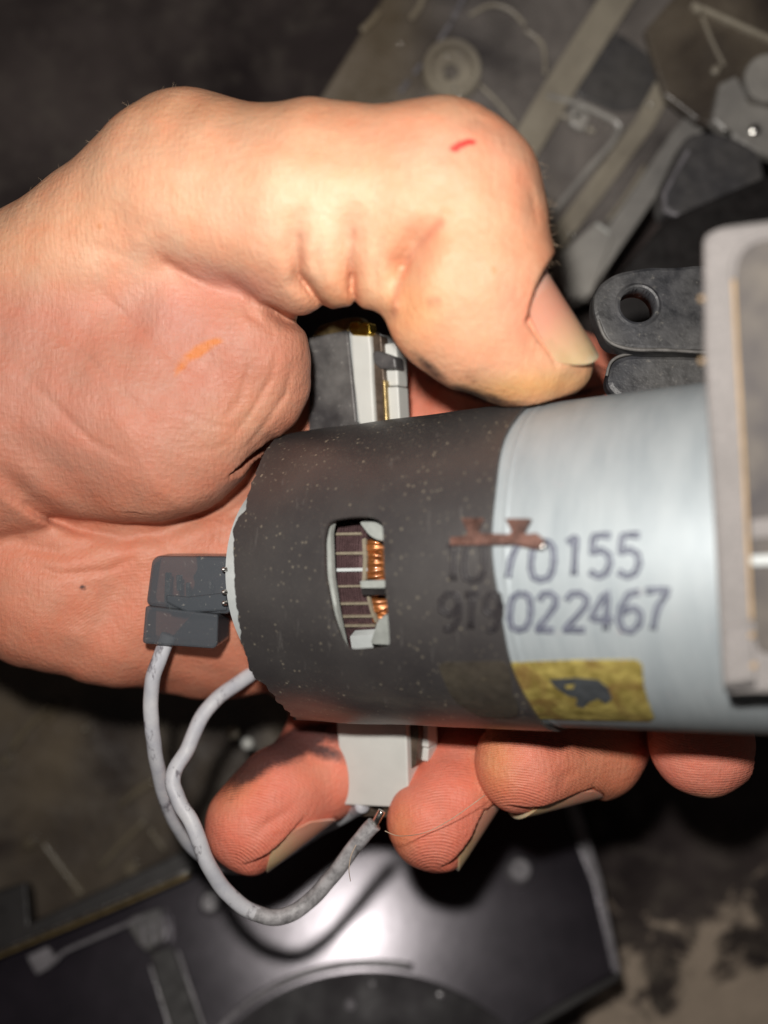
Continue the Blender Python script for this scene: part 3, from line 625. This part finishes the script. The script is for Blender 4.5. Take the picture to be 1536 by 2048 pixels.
# ------------------------------------------------------------------ the hand: one signed-distance body
def PR(x, y, z, r): return P(x, y, z), r*(D-z)/F
class Prim:
    def __init__(s, a, b, k=3.0, kz=1.0):
        (s.a, s.ra), (s.b, s.rb) = PR(*a), PR(*b); s.k = k; s.kz = kz
    def d(s, p):
        a, b = s.a.copy(), s.b.copy(); q = p.copy()
        if s.kz != 1:
            for v in (a, b): v[2] /= s.kz
            q[:, 2] /= s.kz
        ba = b-a; L = max(ba@ba, 1e-9)
        h = np.clip(((q-a)@ba)/L, 0, 1)
        d = np.linalg.norm(q-a-h[:, None]*ba, axis=1)-(s.ra+(s.rb-s.ra)*h)
        return d*(min(1, s.kz))
def smin(a, b, k):
    h = np.clip(k-np.abs(a-b), 0, None)/k
    return np.minimum(a, b)-h*h*k*.25
palm = [((-900, 1160, -24, 300), (-320, 1050, -18, 205), 5, .8), ((-320, 1040, -18, 200), (-60, 1040, -18, 200), 3, .66), ((-60, 1050, -18, 195), (250, 1075, -19, 226), 3, .62),
        ((250, 1075, -20, 222), (450, 1080, -25, 262), 8, .50), ((450, 1080, -26, 255), (1000, 1000, -38, 320), 8, .45), ((1000, 1000, -38, 320), (1200, 980, -40, 260), 8, .45),
        ((110, 1190, -14, 130), (200, 1230, -15, 95), 7, .75), ((430, 1180, -20, 100), (520, 1120, -22, 110), 6, .7)]
thumb = [((-1000, 1180, -24, 400), (-380, 960, -17, 300), 5, .8), ((-420, 960, -16, 260), (60, 600, -8, 160), 4, .9), ((60, 600, -8, 160), (330, 415, -2, 172), 3, .95), ((-300, 960, -14, 300), (140, 720, -9, 200), 5, .8), ((388, 370, 0, 182), (420, 385, 1, 180), 4, .95),
         ((420, 390, 1, 180), (640, 408, 6, 190), 2, .95), ((640, 408, 6, 190), (870, 402, 10, 184), 2, .95), ((888, 398, 10, 183), (905, 405, 10, 178), 2, 1),
         ((905, 430, 10, 172), (945, 560, 11, 145), 2, .95), ((945, 560, 11, 149), (1052, 688, 9, 100), 5, .92), ((960, 662, 9, 124), (1045, 704, 8, 92), 4, .9), ((1052, 692, 8, 100), (1118, 722, 7, 60), 4, .9),
         ((660, 500, 8, 106), (668, 508, 8, 104), 2.2, .95), ((748, 508, 9, 106), (752, 512, 9, 102), 2.2, .95), ((590, 530, 4, 100), (578, 550, 4, 86), 3, .9), ((835, 590, 10, 62), (860, 640, 10, 66), 4, .95)]
thenar = [((40, 810, -9, 258), (330, 815, -7, 222), 5, .72), ((330, 812, -7, 218), (490, 745, -5, 122), 4, .78), ((380, 640, -3, 125), (490, 664, -3, 104), 3, .85), ((484, 700, -4, 118), (500, 770, -6, 100), 3, .85)]
fing = {'index': [((1000, 860, -32, 190), (1150, 845, -27, 112)), ((1150, 845, -27, 112), (1400, 1050, -24, 108)), ((1400, 1050, -24, 108), (1425, 1350, -15, 110)), ((1425, 1350, -15, 112), (1408, 1480, -10, 110))],
        'middle': [((1000, 1050, -38, 170), (1270, 1180, -36, 118)), ((1270, 1180, -36, 118), (1225, 1410, -24, 100)), ((1225, 1410, -24, 100), (1186, 1492, -17, 98)), ((1186, 1492, -17, 98), (1046, 1528, -11, 97))],
        'ring': [((760, 1150, -38, 170), (960, 1340, -34, 110)), ((960, 1340, -34, 110), (938, 1520, -22, 90)), ((938, 1520, -22, 90), (865, 1645, -14, 92)), ((915, 1600, -15, 74), (895, 1652, -15, 76))],
        'little': [((480, 1195, -34, 125), (700, 1370, -34, 104)), ((700, 1370, -34, 104), (655, 1525, -24, 98)), ((655, 1525, -24, 96), (505, 1650, -16, 92)), ((560, 1580, -17, 84), (520, 1640, -15, 86))]}
G_thumb = [Prim(a, b, k, kz) for a, b, k, kz in thumb]; G_then = [Prim(a, b, k, kz) for a, b, k, kz in thenar]
G_palm = [Prim(a, b, k, kz) for a, b, k, kz in palm]; G_f = {n: [Prim(a, b, 2.5, .95) for a, b in L] for n, L in fing.items()}
# creases: picture-space polylines thrown on the skin, with width and depth in mm and the height range they live in
CR = [([(618, 400), (596, 440), (590, 500), (600, 560), (640, 606), (668, 626)], 1.3, 1.3, -5, 40), ([(596, 480), (596, 545), (636, 600), (664, 622)], .5, .6, -5, 40),
      ([(722, 400), (706, 450), (700, 520), (706, 580), (722, 630)], 1.5, 1.3, -5, 40), ([(706, 490), (704, 580), (716, 625)], .5, .8, -5, 40),
      ([(890, 430), (840, 480), (808, 530), (792, 580), (787, 612)], 1.7, 2.1, -5, 40), ([(840, 480), (806, 540), (790, 600)], .6, .5, -5, 40),
      ([(270, 480), (340, 530), (420, 575), (500, 598), (560, 640), (620, 662)], 2.0, .9, -12, 40), ([(300, 500), (380, 556), (450, 585)], .6, .45, -12, 40),
      ([(520, 600), (570, 640), (625, 664)], .8, 1.0, -12, 40),
      ([(-20, 925), (60, 1000), (150, 1052), (250, 1078), (330, 1062), (400, 1032), (450, 1012), (500, 960), (520, 900), (560, 870)], 1.3, 1.1, -22, 20),
      ([(0, 860), (90, 930), (170, 1000), (250, 1030)], 2.2, .5, -22, 20),
      ([(0, 1062), (50, 1092), (120, 1106), (180, 1090), (240, 1066)], 1.0, .5, -30, -2),
      ([(290, 1060), (350, 1100), (390, 1120)], .8, .35, -30, -2), ([(400, 1100), (440, 1080), (480, 1050)], 1.2, .5, -32, -4),
      ([(150, 1270), (215, 1225), (250, 1160), (275, 1090)], 3.0, .9, -32, -2), ([(510, 860), (545, 885), (590, 880)], 1.2, 1.0, -26, 10),
      ([(560, 690), (540, 760), (500, 830), (450, 890)], .35, .16, -20, 30), ([(590, 720), (570, 790), (530, 850), (470, 920)], .35, .16, -20, 30), ([(480, 660), (500, 730), (480, 800), (430, 860)], .35, .12, -20, 30),
      ([(180, 560), (260, 640), (350, 720), (430, 760)], .4, .10, -20, 30), ([(60, 620), (160, 700), (250, 790), (320, 860)], .45, .12, -20, 30), ([(20, 720), (100, 800), (180, 880), (270, 930)], .45, .12, -20, 30),
      ([(330, 800), (420, 850), (500, 860)], .4, .10, -20, 30), ([(350, 900), (420, 900), (480, 880)], .4, .10, -20, 30), ([(640, 440), (630, 520), (650, 580)], .5, .25, -5, 40), ([(760, 470), (748, 540), (754, 600)], .5, .28, -5, 40),
      ([(130, 480), (220, 500), (300, 545)], .6, .15, -12, 40), ([(480, 580), (500, 630), (540, 660)], .5, .3, -12, 40), ([(900, 250), (960, 240), (1010, 270)], .5, .12, -5, 40), ([(1040, 330), (1066, 400), (1070, 470)], .5, .12, -5, 40),
      ([(20, 1120), (120, 1150), (220, 1140), (300, 1100)], .5, .2, -32, -2), ([(330, 1160), (420, 1150), (500, 1100)], .6, .25, -32, -2), ([(540, 1000), (470, 1030), (420, 1060)], .5, .3, -32, -2), ([(0, 980), (80, 1030), (160, 1062), (240, 1072)], .5, .3, -30, 5),
      ([(812, 640), (832, 745), (800, 830)], 1.2, 1.0, -36, -12), ([(660, 860), (850, 900)], .5, .2, -36, -12),
      ([(200, 230), (330, 260), (420, 245)], 4, .5, -10, 30), ([(610, 215), (680, 300), (690, 380)], 6, .4, -10, 30),
      ([(1046, 630), (1060, 690), (1100, 745), (1150, 778)], .9, .45, -5, 30), ([(1046, 590), (1070, 566), (1092, 556)], .7, .5, -5, 30),
      ([(500, 1700), (510, 1672), (530, 1652), (600, 1604)], .7, .5, -25, 5), ([(962, 1690), (972, 1660), (960, 1640)], .7, .5, -25, 5), ([(1110, 1590), (1130, 1552), (1170, 1538)], .7, .4, -30, 5)]
def segdist(X, Y, poly):
    best = np.full(X.shape, 1e9)
    for (x0, y0), (x1, y1) in zip(poly[:-1], poly[1:]):
        dx, dy = x1-x0, y1-y0; t = np.clip(((X-x0)*dx+(Y-y0)*dy)/(dx*dx+dy*dy), 0, 1)
        best = np.minimum(best, (X-x0-t*dx)**2+(Y-y0-t*dy)**2)
    return np.sqrt(best)
def grp(L, p):
    d = L[0].d(p)
    for q in L[1:]: d = smin(d, q.d(p), q.k)
    return d
def mm(r, z): return r*(D-z)/F
NSPEC = [('thumb_nail', (996, 596, 10), (1122, 764, 8), mm(108, 10), mm(92, 8), (.78, .52, .58), 62, 'yellowed thumb nail with a grubby tip'),
         ('finger_nail', (610, 1560, -19), (478, 1672, -16), mm(100, -19), mm(92, -16), (.61, -.79, .04), 60, None),
         ('finger_nail', (930, 1548, -18), (842, 1690, -15), mm(92, -18), mm(90, -15), (.85, -.50, .0), 58, None),
         ('finger_nail', (1175, 1494, -17), (1010, 1540, -13), mm(100, -17), mm(98, -13), (.22, -.95, .0), 58, None)]
NAILS = []
for nm, a_, b_, ra, rb, nd, hf, lb in NSPEC:
    pa, pb = P(*a_), P(*b_); t = nrm(pb-pa); n0 = np.array(nd); n0 = nrm(n0-t*(n0@t))
    NAILS.append((pa, t, n0, np.cross(t, n0), np.linalg.norm(pb-pa), ra, rb, math.radians(hf)))
def HF(p, det=True):
    th = grp(G_thumb, p); tn = grp(G_then, p); pm = grp(G_palm, p)
    th = smin(th, tn, 3.5)
    d = smin(th, pm, 1.2)
    fd = None
    for n, L in G_f.items():
        g_ = grp(L, p); fd = g_ if fd is None else smin(fd, g_, .35)
    # fingers melt into the palm only at their roots, well left of or above the tips
    d = smin(d, fd, 1.5)
    X, Y = proj(p)
    k = (D-p[:, 2])/F
    for poly, wd, dp, z0, z1 in CR:
        xs = [q[0] for q in poly]; ys = [q[1] for q in poly]
        mrg = wd*3/.05
        m_ = (X > min(xs)-mrg) & (X < max(xs)+mrg) & (Y > min(ys)-mrg) & (Y < max(ys)+mrg) & (p[:, 2] > z0) & (p[:, 2] < z1)
        if m_.any():
            q = segdist(X[m_], Y[m_], poly)*k[m_]
            e = np.array([0]+[1]); L0 = np.array(poly[0]); L1 = np.array(poly[-1])
            tp = np.clip(np.minimum(np.hypot(X[m_]-L0[0], Y[m_]-L0[1]), np.hypot(X[m_]-L1[0], Y[m_]-L1[1]))/80, .0, 1)
            d[m_] += dp*(1.5 if wd < .55 else 1.0)*tp*np.exp(-(q/wd)**2)
    # low lumps
    d += .09*np.sin(p[:, 0]*.33+1)*np.sin(p[:, 1]*.41+.5)+.07*np.sin(p[:, 0]*.9+p[:, 1]*.4)*np.sin(p[:, 1]*.8-p[:, 0]*.3)
    for pa, t, n0, w0, L, ra, rb, half in NAILS:
        q = p-pa; u_ = (q@t)/L; m_ = (u_ > -.1) & (u_ < 1.25); q = q[m_]; u1 = u_[m_]
        if not len(q): continue
        x1 = q@n0; y1 = q@w0; rad = np.hypot(x1, y1); ang = np.abs(np.arctan2(y1, x1))
        edge_ = np.maximum(np.maximum((ang-half)*rad, (.02+.26*(np.minimum(ang/half, 1))**2.6-u1)*L), (u1-1.3)*L)
        cut = np.minimum(rad-(ra+(rb-ra)*u1-.40), .25-edge_)
        dm = d[m_]; d[m_] = -smin(-dm, -cut, .45)
    # pressed by the motor
    r = p-C0; s = r@A; rad = np.linalg.norm(r-s[:, None]*A, axis=1)
    cy = np.maximum(rad-(RSL+.15), (sr+2)-s)
    d = np.maximum(d, -cy)
    return d
H = .39 if not FAST_HAND else .8
lo_ = np.array([-118., -50, -66]); hi_ = np.array([46., 62, 26])
BL = 8
n_ = np.ceil((hi_-lo_)/H/BL).astype(int)
bc = np.stack(np.meshgrid(*[np.arange(k) for k in n_], indexing='ij'), -1).reshape(-1, 3)
ctr = lo_+(bc+.5)*BL*H
dc = HF(ctr); rad_ = BL*H*.9+1.4
act = np.abs(dc) < rad_*1.5
N_ = n_*BL
Dg = np.repeat(np.repeat(np.repeat(dc.reshape(n_), BL, 0), BL, 1), BL, 2).astype(np.float32)
loc = np.stack(np.meshgrid(*[np.arange(BL)]*3, indexing='ij'), -1).reshape(-1, 3)
ab = bc[act]
for i in range(0, len(ab), 1500):
    idx = (ab[i:i+1500, None, :]*BL+loc[None]).reshape(-1, 3)
    Dg[idx[:, 0], idx[:, 1], idx[:, 2]] = HF(lo_+idx*H)
def surface_nets(Dv):
    ins = Dv < 0; nx_, ny_, nz_ = Dv.shape
    c = np.zeros((nx_-1, ny_-1, nz_-1), np.uint8)
    cor = [(i, j, k) for i in (0, 1) for j in (0, 1) for k in (0, 1)]
    for i, j, k in cor: c += ins[i:nx_-1+i, j:ny_-1+j, k:nz_-1+k]
    cell = np.argwhere((c > 0) & (c < 8)); acc = np.zeros((len(cell), 3)); cnt = np.zeros(len(cell))
    for i0 in cor:
        for axx in range(3):
            if i0[axx] == 1: continue
            i1 = list(i0); i1[axx] = 1
            p0 = cell+np.array(i0); p1 = cell+np.array(i1)
            a_ = Dv[p0[:, 0], p0[:, 1], p0[:, 2]]; b_ = Dv[p1[:, 0], p1[:, 1], p1[:, 2]]
            m_ = (a_ < 0) != (b_ < 0); t = np.where(m_, a_/(a_-b_+1e-12), 0)
            acc += np.where(m_[:, None], p0+(p1-p0)*t[:, None], 0); cnt += m_
    V = acc/cnt[:, None]
    idm = -np.ones((nx_-1, ny_-1, nz_-1), np.int32); idm[cell[:, 0], cell[:, 1], cell[:, 2]] = np.arange(len(cell))
    Q = []
    for axx in range(3):
        sl0 = [slice(None)]*3; sl1 = [slice(None)]*3; sl0[axx] = slice(0, -1); sl1[axx] = slice(1, None)
        A0 = ins[tuple(sl0)]; A1 = ins[tuple(sl1)]
        e = np.argwhere(A0 != A1); u_, v_ = [(1, 2), (2, 0), (0, 1)][axx]
        ok = (e[:, u_] > 0) & (e[:, v_] > 0) & (e[:, u_] < Dv.shape[u_]-1) & (e[:, v_] < Dv.shape[v_]-1); e = e[ok]
        du = np.zeros(3, int); du[u_] = 1; dv = np.zeros(3, int); dv[v_] = 1
        q = np.stack([idm[tuple((e-du-dv).T)], idm[tuple((e-dv).T)], idm[tuple(e.T)], idm[tuple((e-du).T)]], 1)
        fl = ~A0[tuple(e.T)]; q[fl] = q[fl][:, ::-1]
        Q.append(q[(q >= 0).all(1)])
    return V, np.concatenate(Q)
V, Q = surface_nets(Dg)
V = lo_+V*H
for _ in range(2):
    d0 = HF(V); e = .15
    G = np.stack([(HF(V+np.eye(3)[i]*e)-d0)/e for i in range(3)], 1)
    gn = np.maximum(np.linalg.norm(G, axis=1), .3); V = V-np.clip(G*(d0/gn**2)[:, None], -.4, .4)*.9
# skin colours, with thumb highlight, thenar shading and crease shade painted in
X, Y = proj(V)
def blob(x, y, sx, sy=None, rot=0):
    sy = sy or sx; c_, s_ = math.cos(rot), math.sin(rot); u_ = (X-x)*c_+(Y-y)*s_; v_ = -(X-x)*s_+(Y-y)*c_
    return np.exp(-((u_/sx)**2+(v_/sy)**2))[:, None]
col = np.tile(np.array([.64, .345, .21]), (len(V), 1))
def paint(mask, c_): 
    global col
    col = col*(1-mask)+np.array(c_)*mask
sig = lambda t: 1/(1+np.exp(-t))
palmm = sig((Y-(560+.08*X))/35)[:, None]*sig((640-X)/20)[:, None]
paint(palmm*.95, (.41, .185, .130))  # thenar skin tone, its shading darkened into the colour
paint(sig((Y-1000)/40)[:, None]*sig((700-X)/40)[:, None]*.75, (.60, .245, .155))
paint(blob(330, 590, 150, 90, .25)*.55, (.46, .19, .17)); paint(blob(250, 560, 60, 120, .2)*.3, (.56, .28, .20)); paint(blob(60, 640, 120, 60)*.35, (.50, .21, .16))
paint(blob(430, 560, 90, 30, .35)*.45, (.55, .30, .30)); paint(blob(500, 840, 120, 60, -.6)*.35, (.62, .36, .22))
paint(blob(600, 760, 60, 120)*.3, (.60, .25, .16))
paint(blob(180, 430, 120, 60, -.6)*.35, (.62, .36, .20)); paint(blob(400, 215, 220, 26)*.45, (.62, .33, .18)); paint(blob(760, 225, 260, 22)*.4, (.66, .34, .19))
paint(blob(640, 470, 34, 90, .2)*.4, (.84, .58, .40)); paint(blob(745, 500, 26, 90)*.4, (.82, .56, .38)); paint(blob(680, 600, 70, 20)*.4, (.60, .32, .16)); paint(blob(100, 830, 120, 60, .4)*.4, (.50, .22, .16)); paint(blob(330, 860, 130, 50, .1)*.3, (.46, .22, .15))
paint(blob(350, 1030, 160, 40)*.35, (.44, .22, .14)); paint(blob(150, 800, 60, 100, .3)*.25, (.50, .25, .19)); paint(blob(500, 570, 50, 30)*.4, (.50, .25, .22))
paint(blob(330, 400, 260, 140)*.35, (.80, .53, .37)); paint(blob(600, 420, 200, 120)*.4, (.84, .58, .42)); paint(blob(250, 520, 150, 60)*.3, (.84, .60, .42))  # pale highlight along the thumb painted into the skin colour
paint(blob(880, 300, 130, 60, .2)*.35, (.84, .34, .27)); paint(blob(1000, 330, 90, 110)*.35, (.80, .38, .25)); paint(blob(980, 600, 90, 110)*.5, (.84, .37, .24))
paint(blob(1030, 610, 35, 60, -.4)*.5, (.85, .26, .17)); paint(blob(1060, 775, 140, 32, -.12)*.7, (.56, .34, .12)); paint(blob(820, 620, 60, 70)*.4, (.68, .42, .18)); paint(blob(700, 580, 90, 60)*.3, (.70, .40, .22))
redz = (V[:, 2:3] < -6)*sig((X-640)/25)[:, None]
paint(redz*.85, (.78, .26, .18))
tips = sig((Y-1430)/12)[:, None]
paint(tips*.9, (.76, .24, .165)); paint(tips*blob(990, 1520, 40, 80)*.5, (.70, .36, .13)); paint(tips*blob(800, 1660, 30, 60)*.4, (.78, .36, .14)); paint(tips*blob(640, 1540, 60)*.3, (.84, .36, .22)); paint(tips*blob(1410, 1600, 100, 14)*.5, (.70, .48, .22))
paint(tips*sig((X-1120)/20)[:, None]*sig((1290-X)/10)[:, None]*.6, (.55, .25, .13)); paint(tips*sig((X-1300)/10)[:, None]*.5, (.72, .27, .20)); paint(tips*blob(470, 1570, 40, 70, .7)*.4, (.78, .38, .17))
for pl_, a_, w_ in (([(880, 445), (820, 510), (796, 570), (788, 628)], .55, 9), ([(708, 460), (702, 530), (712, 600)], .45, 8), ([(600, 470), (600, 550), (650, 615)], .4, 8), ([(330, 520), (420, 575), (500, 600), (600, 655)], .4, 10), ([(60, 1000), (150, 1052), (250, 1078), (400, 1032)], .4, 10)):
    paint(np.exp(-(segdist(X, Y, pl_)/w_)**2)[:, None]*a_, (.42, .17, .11))  # shade in the folds painted as darker lines
# stains: orange, blood, soot
stn = np.maximum(blob(398, 702, 42, 13, -.55)*1.0, blob(362, 735, 26, 10, -.9)*.6); stn = np.maximum(stn, blob(425, 685, 24, 8, -.2)); stn = np.maximum(stn, blob(200, 452, 8, 8)*.5); stn = np.maximum(stn, blob(988, 540, 8, 12)*.6); stn = np.maximum(stn, blob(480, 750, 40, 10, -.3)*.25)
bld = np.maximum(blob(922, 290, 32, 9, -.25), blob(942, 284, 14, 8, .2)); bld = np.maximum(bld, blob(910, 298, 18, 8, .1)*.9)
soot = np.zeros((len(V), 1))
for x, y, a_, b_, r_, k_ in ((865, 605, 30, 24, .3, .38), (960, 792, 120, 14, .30, .75), (862, 738, 60, 14, .75, .7), (940, 755, 50, 16, .4, .35), (800, 640, 10, 40, 0, .3), (1020, 805, 60, 8, 0, .5), (1165, 785, 50, 10, -.3, .7), (590, 1486, 95, 32, -.45, 1.25), (510, 1530, 90, 28, -.6, 1.1), (640, 1500, 70, 20, .3, .8), (660, 1470, 50, 26, .1, .75), (700, 1440, 50, 20, 0, .5),
                            (875, 265, 30, 8, .2, .25), (1120, 1490, 140, 26, .1, .42), (1040, 1540, 80, 20, .1, .22), (165, 1175, 8, 6, .5, .8), (45, 1180, 4, 4, 0, .6), (480, 1580, 50, 14, -.8, .4), (1088, 562, 8, 5, 0, .9)):
    soot = np.maximum(soot, blob(x, y, a_, b_, r_)*k_)
soot *= sig((Y-1440)/4)[:, None]*(Y > 1400)[:, None]+(Y < 1400)[:, None]
# finger-print ridges: phase in mm round a whorl centre on each pad
ph_ = np.zeros(len(V)); am = np.zeros(len(V))
k_ = (D-V[:, 2])/F
for x, y, rr, q, rot in ((430, 1790, 300, .8, -.7), (850, 1790, 330, .9, -1.0), (1000, 1720, 320, .8, -.1), (1410, 1350, 280, 1.1, 0)):
    c_, s_ = math.cos(rot), math.sin(rot); u_ = (X-x)*c_+(Y-y)*s_; v_ = -(X-x)*s_+(Y-y)*c_
    dd = np.sqrt(u_**2+(v_*1.3)**2+900)
    sel = (Y > 1425) & ((X < 735) if x == 430 else (X >= 735) & (X < 950) if x == 850 else (X >= 950) & (X < 1285) if x == 1000 else (X >= 1285))
    ph_[sel] = (dd*k_)[sel]
    fade = 1-sig((np.hypot(X-x, Y-y)-rr*1.05)/14) if x != 1410 else np.ones(len(X))
    am[sel] = (fade*sig((Y-1436)/5))[sel]*(.55 if x == 1410 else 1)
am = np.where((X > 935) & (X < 960), am*np.clip(np.abs(X-948)/12, 0, 1), am)
pal = sig((Y-1040)/30)*sig((600-X)/40)*sig((1400-Y)/10)
ph_ = np.where(pal > .5, ((X*.5+Y*.86)+12*np.sin(X*.012)*3)*k_, ph_); am = np.maximum(am, .30*pal)
hand = mk('hand', V, Q.tolist(), None, None)
me = hand.data
def attr_f(nm, a_): at = me.attributes.new(nm, 'FLOAT', 'POINT'); at.data.foreach_set('value', np.asarray(a_, np.float32).ravel())
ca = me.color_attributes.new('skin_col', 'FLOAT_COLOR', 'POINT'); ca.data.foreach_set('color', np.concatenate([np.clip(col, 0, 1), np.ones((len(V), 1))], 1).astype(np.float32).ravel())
attr_f('stain', stn); attr_f('blood', bld); attr_f('soot', soot); attr_f('ridge', ph_); attr_f('ridgeamt', am)
tag(hand, 'bare left hand, palm up, bent thumb and soot-marked fingertips gripping the motor', 'hand')
m = M('skin')
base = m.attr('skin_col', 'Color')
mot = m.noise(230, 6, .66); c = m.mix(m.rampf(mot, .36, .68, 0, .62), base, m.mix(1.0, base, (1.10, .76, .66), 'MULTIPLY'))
c = m.mix(m.rampf(m.noise(900, 4, .7), .5, .72, 0, .35), c, m.mix(1.0, c, (1.08, 1.16, 1.14), 'MULTIPLY'))
c = m.mix(m.math('MULTIPLY', m.rampf(m.attr('ridgeamt'), .5, 1.0), m.rampf(m.math('SINE', m.math('ADD', m.math('MULTIPLY', m.attr('ridge'), 2*math.pi/.42), m.math('MULTIPLY', m.noise(150, 3), 16))), .0, -1., 0, .20)), c, m.mix(1.0, c, (.72, .52, .50), 'MULTIPLY'))
mot2 = m.noise(420, 4, .6); c = m.mix(m.rampf(mot2, .45, .75, 0, .28), c, m.mix(1.0, c, (1.10, 1.12, 1.06), 'MULTIPLY'))
rg = m.math('SINE', m.math('ADD', m.math('MULTIPLY', m.attr('ridge'), 2*math.pi/.42), m.math('MULTIPLY', m.noise(150, 3), 16))); ra = m.math('MULTIPLY', m.attr('ridgeamt'), m.rampf(m.noise(260, 4, .6), .34, .62, .15, 1.0))
grain = m.noise(1500, 5, .75)
sj = m.attr('stain'); c = m.mix(m.rampf(m.math('ADD', sj, m.math('MULTIPLY', m.noise(600, 4), .55)), .5, 1.0, 0, .8), c, (.56, .16, .012))
bj = m.attr('blood'); c = m.mix(m.rampf(m.math('ADD', bj, m.math('MULTIPLY', m.noise(700, 4), .9)), .85, 1.15, 0, .9), c, (.60, .02, .025))
so = m.attr('soot'); sf = m.math('ADD', m.math('ADD', so, m.math('MULTIPLY', m.noise(900, 6, .8), .7)), m.math('MULTIPLY', m.math('MULTIPLY', rg, ra), .22))
sf = m.math('MULTIPLY', m.rampf(sf, .60, 1.08, 0, .9), m.rampf(so, .04, .25)); c = m.mix(sf, c, (.016, .012, .016))
speck = m.rampf(m.vor(330), .035, .02, 0, .7); c = m.mix(m.math('MULTIPLY', speck, m.rampf(m.noise(200), .55, .6)), c, (.30, .16, .10))
m.set(col=c, rough=m.rampf(m.noise(600, 4), .3, .7, .44, .62), spec=.45, sss=.16, ssss=.0018)
m.b.inputs['Subsurface Radius'].default_value = (1, .38, .2)
m.bump(m.math('MULTIPLY', rg, ra), .030, 1).bump(m.vor(1500, 'F1'), .055).bump(m.noise(420, 6, .62), .11)
lines = m.noise(1, 5, .7, vec=m.mapv((2600, 420, 500), (0, 0, -.9))); m.bump(lines, .12)
lines2 = m.noise(1, 3, .6, vec=m.mapv((420, 2200, 500), (0, 0, -.4))); m.bump(lines2, .06)
me.materials.append(m.m)

m = M('nail')
al = m.attr('len'); c = m.mix(m.rampf(al, .05, .2), (.66, .42, .34), (.62, .29, .20)); c = m.mix(m.rampf(al, .40, .85), c, (.56, .40, .23)); c = m.mix(m.rampf(al, .90, .98), c, (.60, .50, .34))
c = m.mix(m.rampf(m.math('ADD', m.noise(260, 5), m.math('MULTIPLY', al, .3)), .74, .95, 0, .45), c, (.34, .23, .10))
m.set(col=c, rough=.34, spec=.5, sss=.2, ssss=.001).bump(m.noise(400, 4), .04); MAT_NAIL = m.m
def nail(nm, a_, b_, ra, rb, ndir, half, bulge=.0, over=0.0, label=None, th_=.45):
    """curved plate lying round the finger-end bone a_->b_ (picture points with depth); radii in mm"""
    pa, pb = P(*a_), P(*b_); t = nrm(pb-pa); n0 = np.asarray(ndir, float); n0 = nrm(n0-t*(n0@t)); w0 = np.cross(t, n0); L = np.linalg.norm(pb-pa)+over
    V = []; Fc = []; ln = []; nu, nv = 22, 18
    for lay in (0, 1):
        for i in range(nu+1):
            u_ = i/nu
            for j in range(nv+1):
                v_ = j/nv*2-1
                back = .16*(v_*v_)*0+.0
                rr = ra+(rb-ra)*u_-lay*th_-.35*max(0, u_-.8)
                uu = u_+(.14*(1-abs(v_)**2.5)*0)
                # round the base and the free edge
                s0_ = .26*abs(v_)**2.6; s1_ = 1-.26*abs(v_)**2.4
                uu = s0_+(s1_-s0_)*u_
                ang = v_*half*(1-.10*(1-u_)**2)
                V.append(pa+t*L*uu+rr*(math.cos(ang)*n0+math.sin(ang)*w0)); ln.append(uu)
    o_ = (nu+1)*(nv+1)
    idx = lambda l, i, j: l*o_+i*(nv+1)+j
    for i in range(nu):
        for j in range(nv):
            Fc.append([idx(0, i, j), idx(0, i, j+1), idx(0, i+1, j+1), idx(0, i+1, j)]); Fc.append([idx(1, i, j), idx(1, i+1, j), idx(1, i+1, j+1), idx(1, i, j+1)])
    for i in range(nu):
        for j in (0, nv): Fc.append([idx(0, i, j), idx(0, i+1, j), idx(1, i+1, j), idx(1, i, j)])
    for j in range(nv):
        for i in (0, nu): Fc.append([idx(0, i, j), idx(0, i, j+1), idx(1, i, j+1), idx(1, i, j)])
    o = mk(nm, V, Fc, MAT_NAIL, hand, flat_angle=50)
    at = o.data.attributes.new('len', 'FLOAT', 'POINT'); at.data.foreach_set('value', ln)
    if label: o['label'] = label
    return o
for nm, a_, b_, ra, rb, nd, hf, lb in NSPEC: nail(nm, a_, b_, ra, rb, nd, math.radians(hf), label=lb)
# fine body hairs along the edge of the thumb and wrist
gn_ = G/np.maximum(np.linalg.norm(G, axis=1), 1e-6)[:, None]
cand = np.where((X > -50) & (np.abs(gn_[:, 2]-.1) < .25) & (((X > 1040) & (Y > 300) & (Y < 560)) | ((X > 60) & (X < 380) & (Y < 420))) & (V[:, 2] > -6))[0]
hv = []; hf_ = []
for i in rng.choice(cand, min(70, len(cand)), replace=False):
    p = V[i]; n = gn_[i]; dr = nrm(n+np.array([.5, -.5, .1])+rng.normal(0, .35, 3)); ln_ = rng.uniform(.5, 1.3); cu = rng.normal(0, .2, 3); ring = []
    for k in range(4):
        c_ = p+dr*ln_*k/3+cu*(k/3)**2; r_ = .022*(1-k/3.4)
        b = len(hv)
        for a in range(3): hv.append(c_+r_*np.array([math.cos(a*2.1), math.sin(a*2.1), math.sin(a*2.1+1)]))
        if k:
            for a in range(3): hf_.append([b-3+a, b-3+(a+1) % 3, b+(a+1) % 3, b+a])
mh = M('body_hair'); mh.set(col=(.62, .45, .30), rough=.4)
bh = mk('body_hair', hv, hf_, mh.m, hand); bh['kind'] = 'stuff'
# loose hairs
mh = M('hair_fibre'); mh.set(col=(.55, .42, .30), rough=.4)
h1 = tube('loose_hair', [P(770, 1662, 0), P(800, 1672, -1), P(850, 1665, -6), P(900, 1640, -5), P(950, 1605, -4), P(970, 1590, -5)], .05, mh.m, seg=6, sub=6); tag(h1, 'long fair hair lying across the ring fingertip', 'hair')
h2 = tube('loose_hair', [P(712, 1690, -4), P(702, 1712, -4), P(698, 1740, -4), P(701, 1762, -5)], .05, mh.m, seg=6, sub=6); tag(h2, 'short stray hair hanging beside the lower end of the looping wire', 'hair')
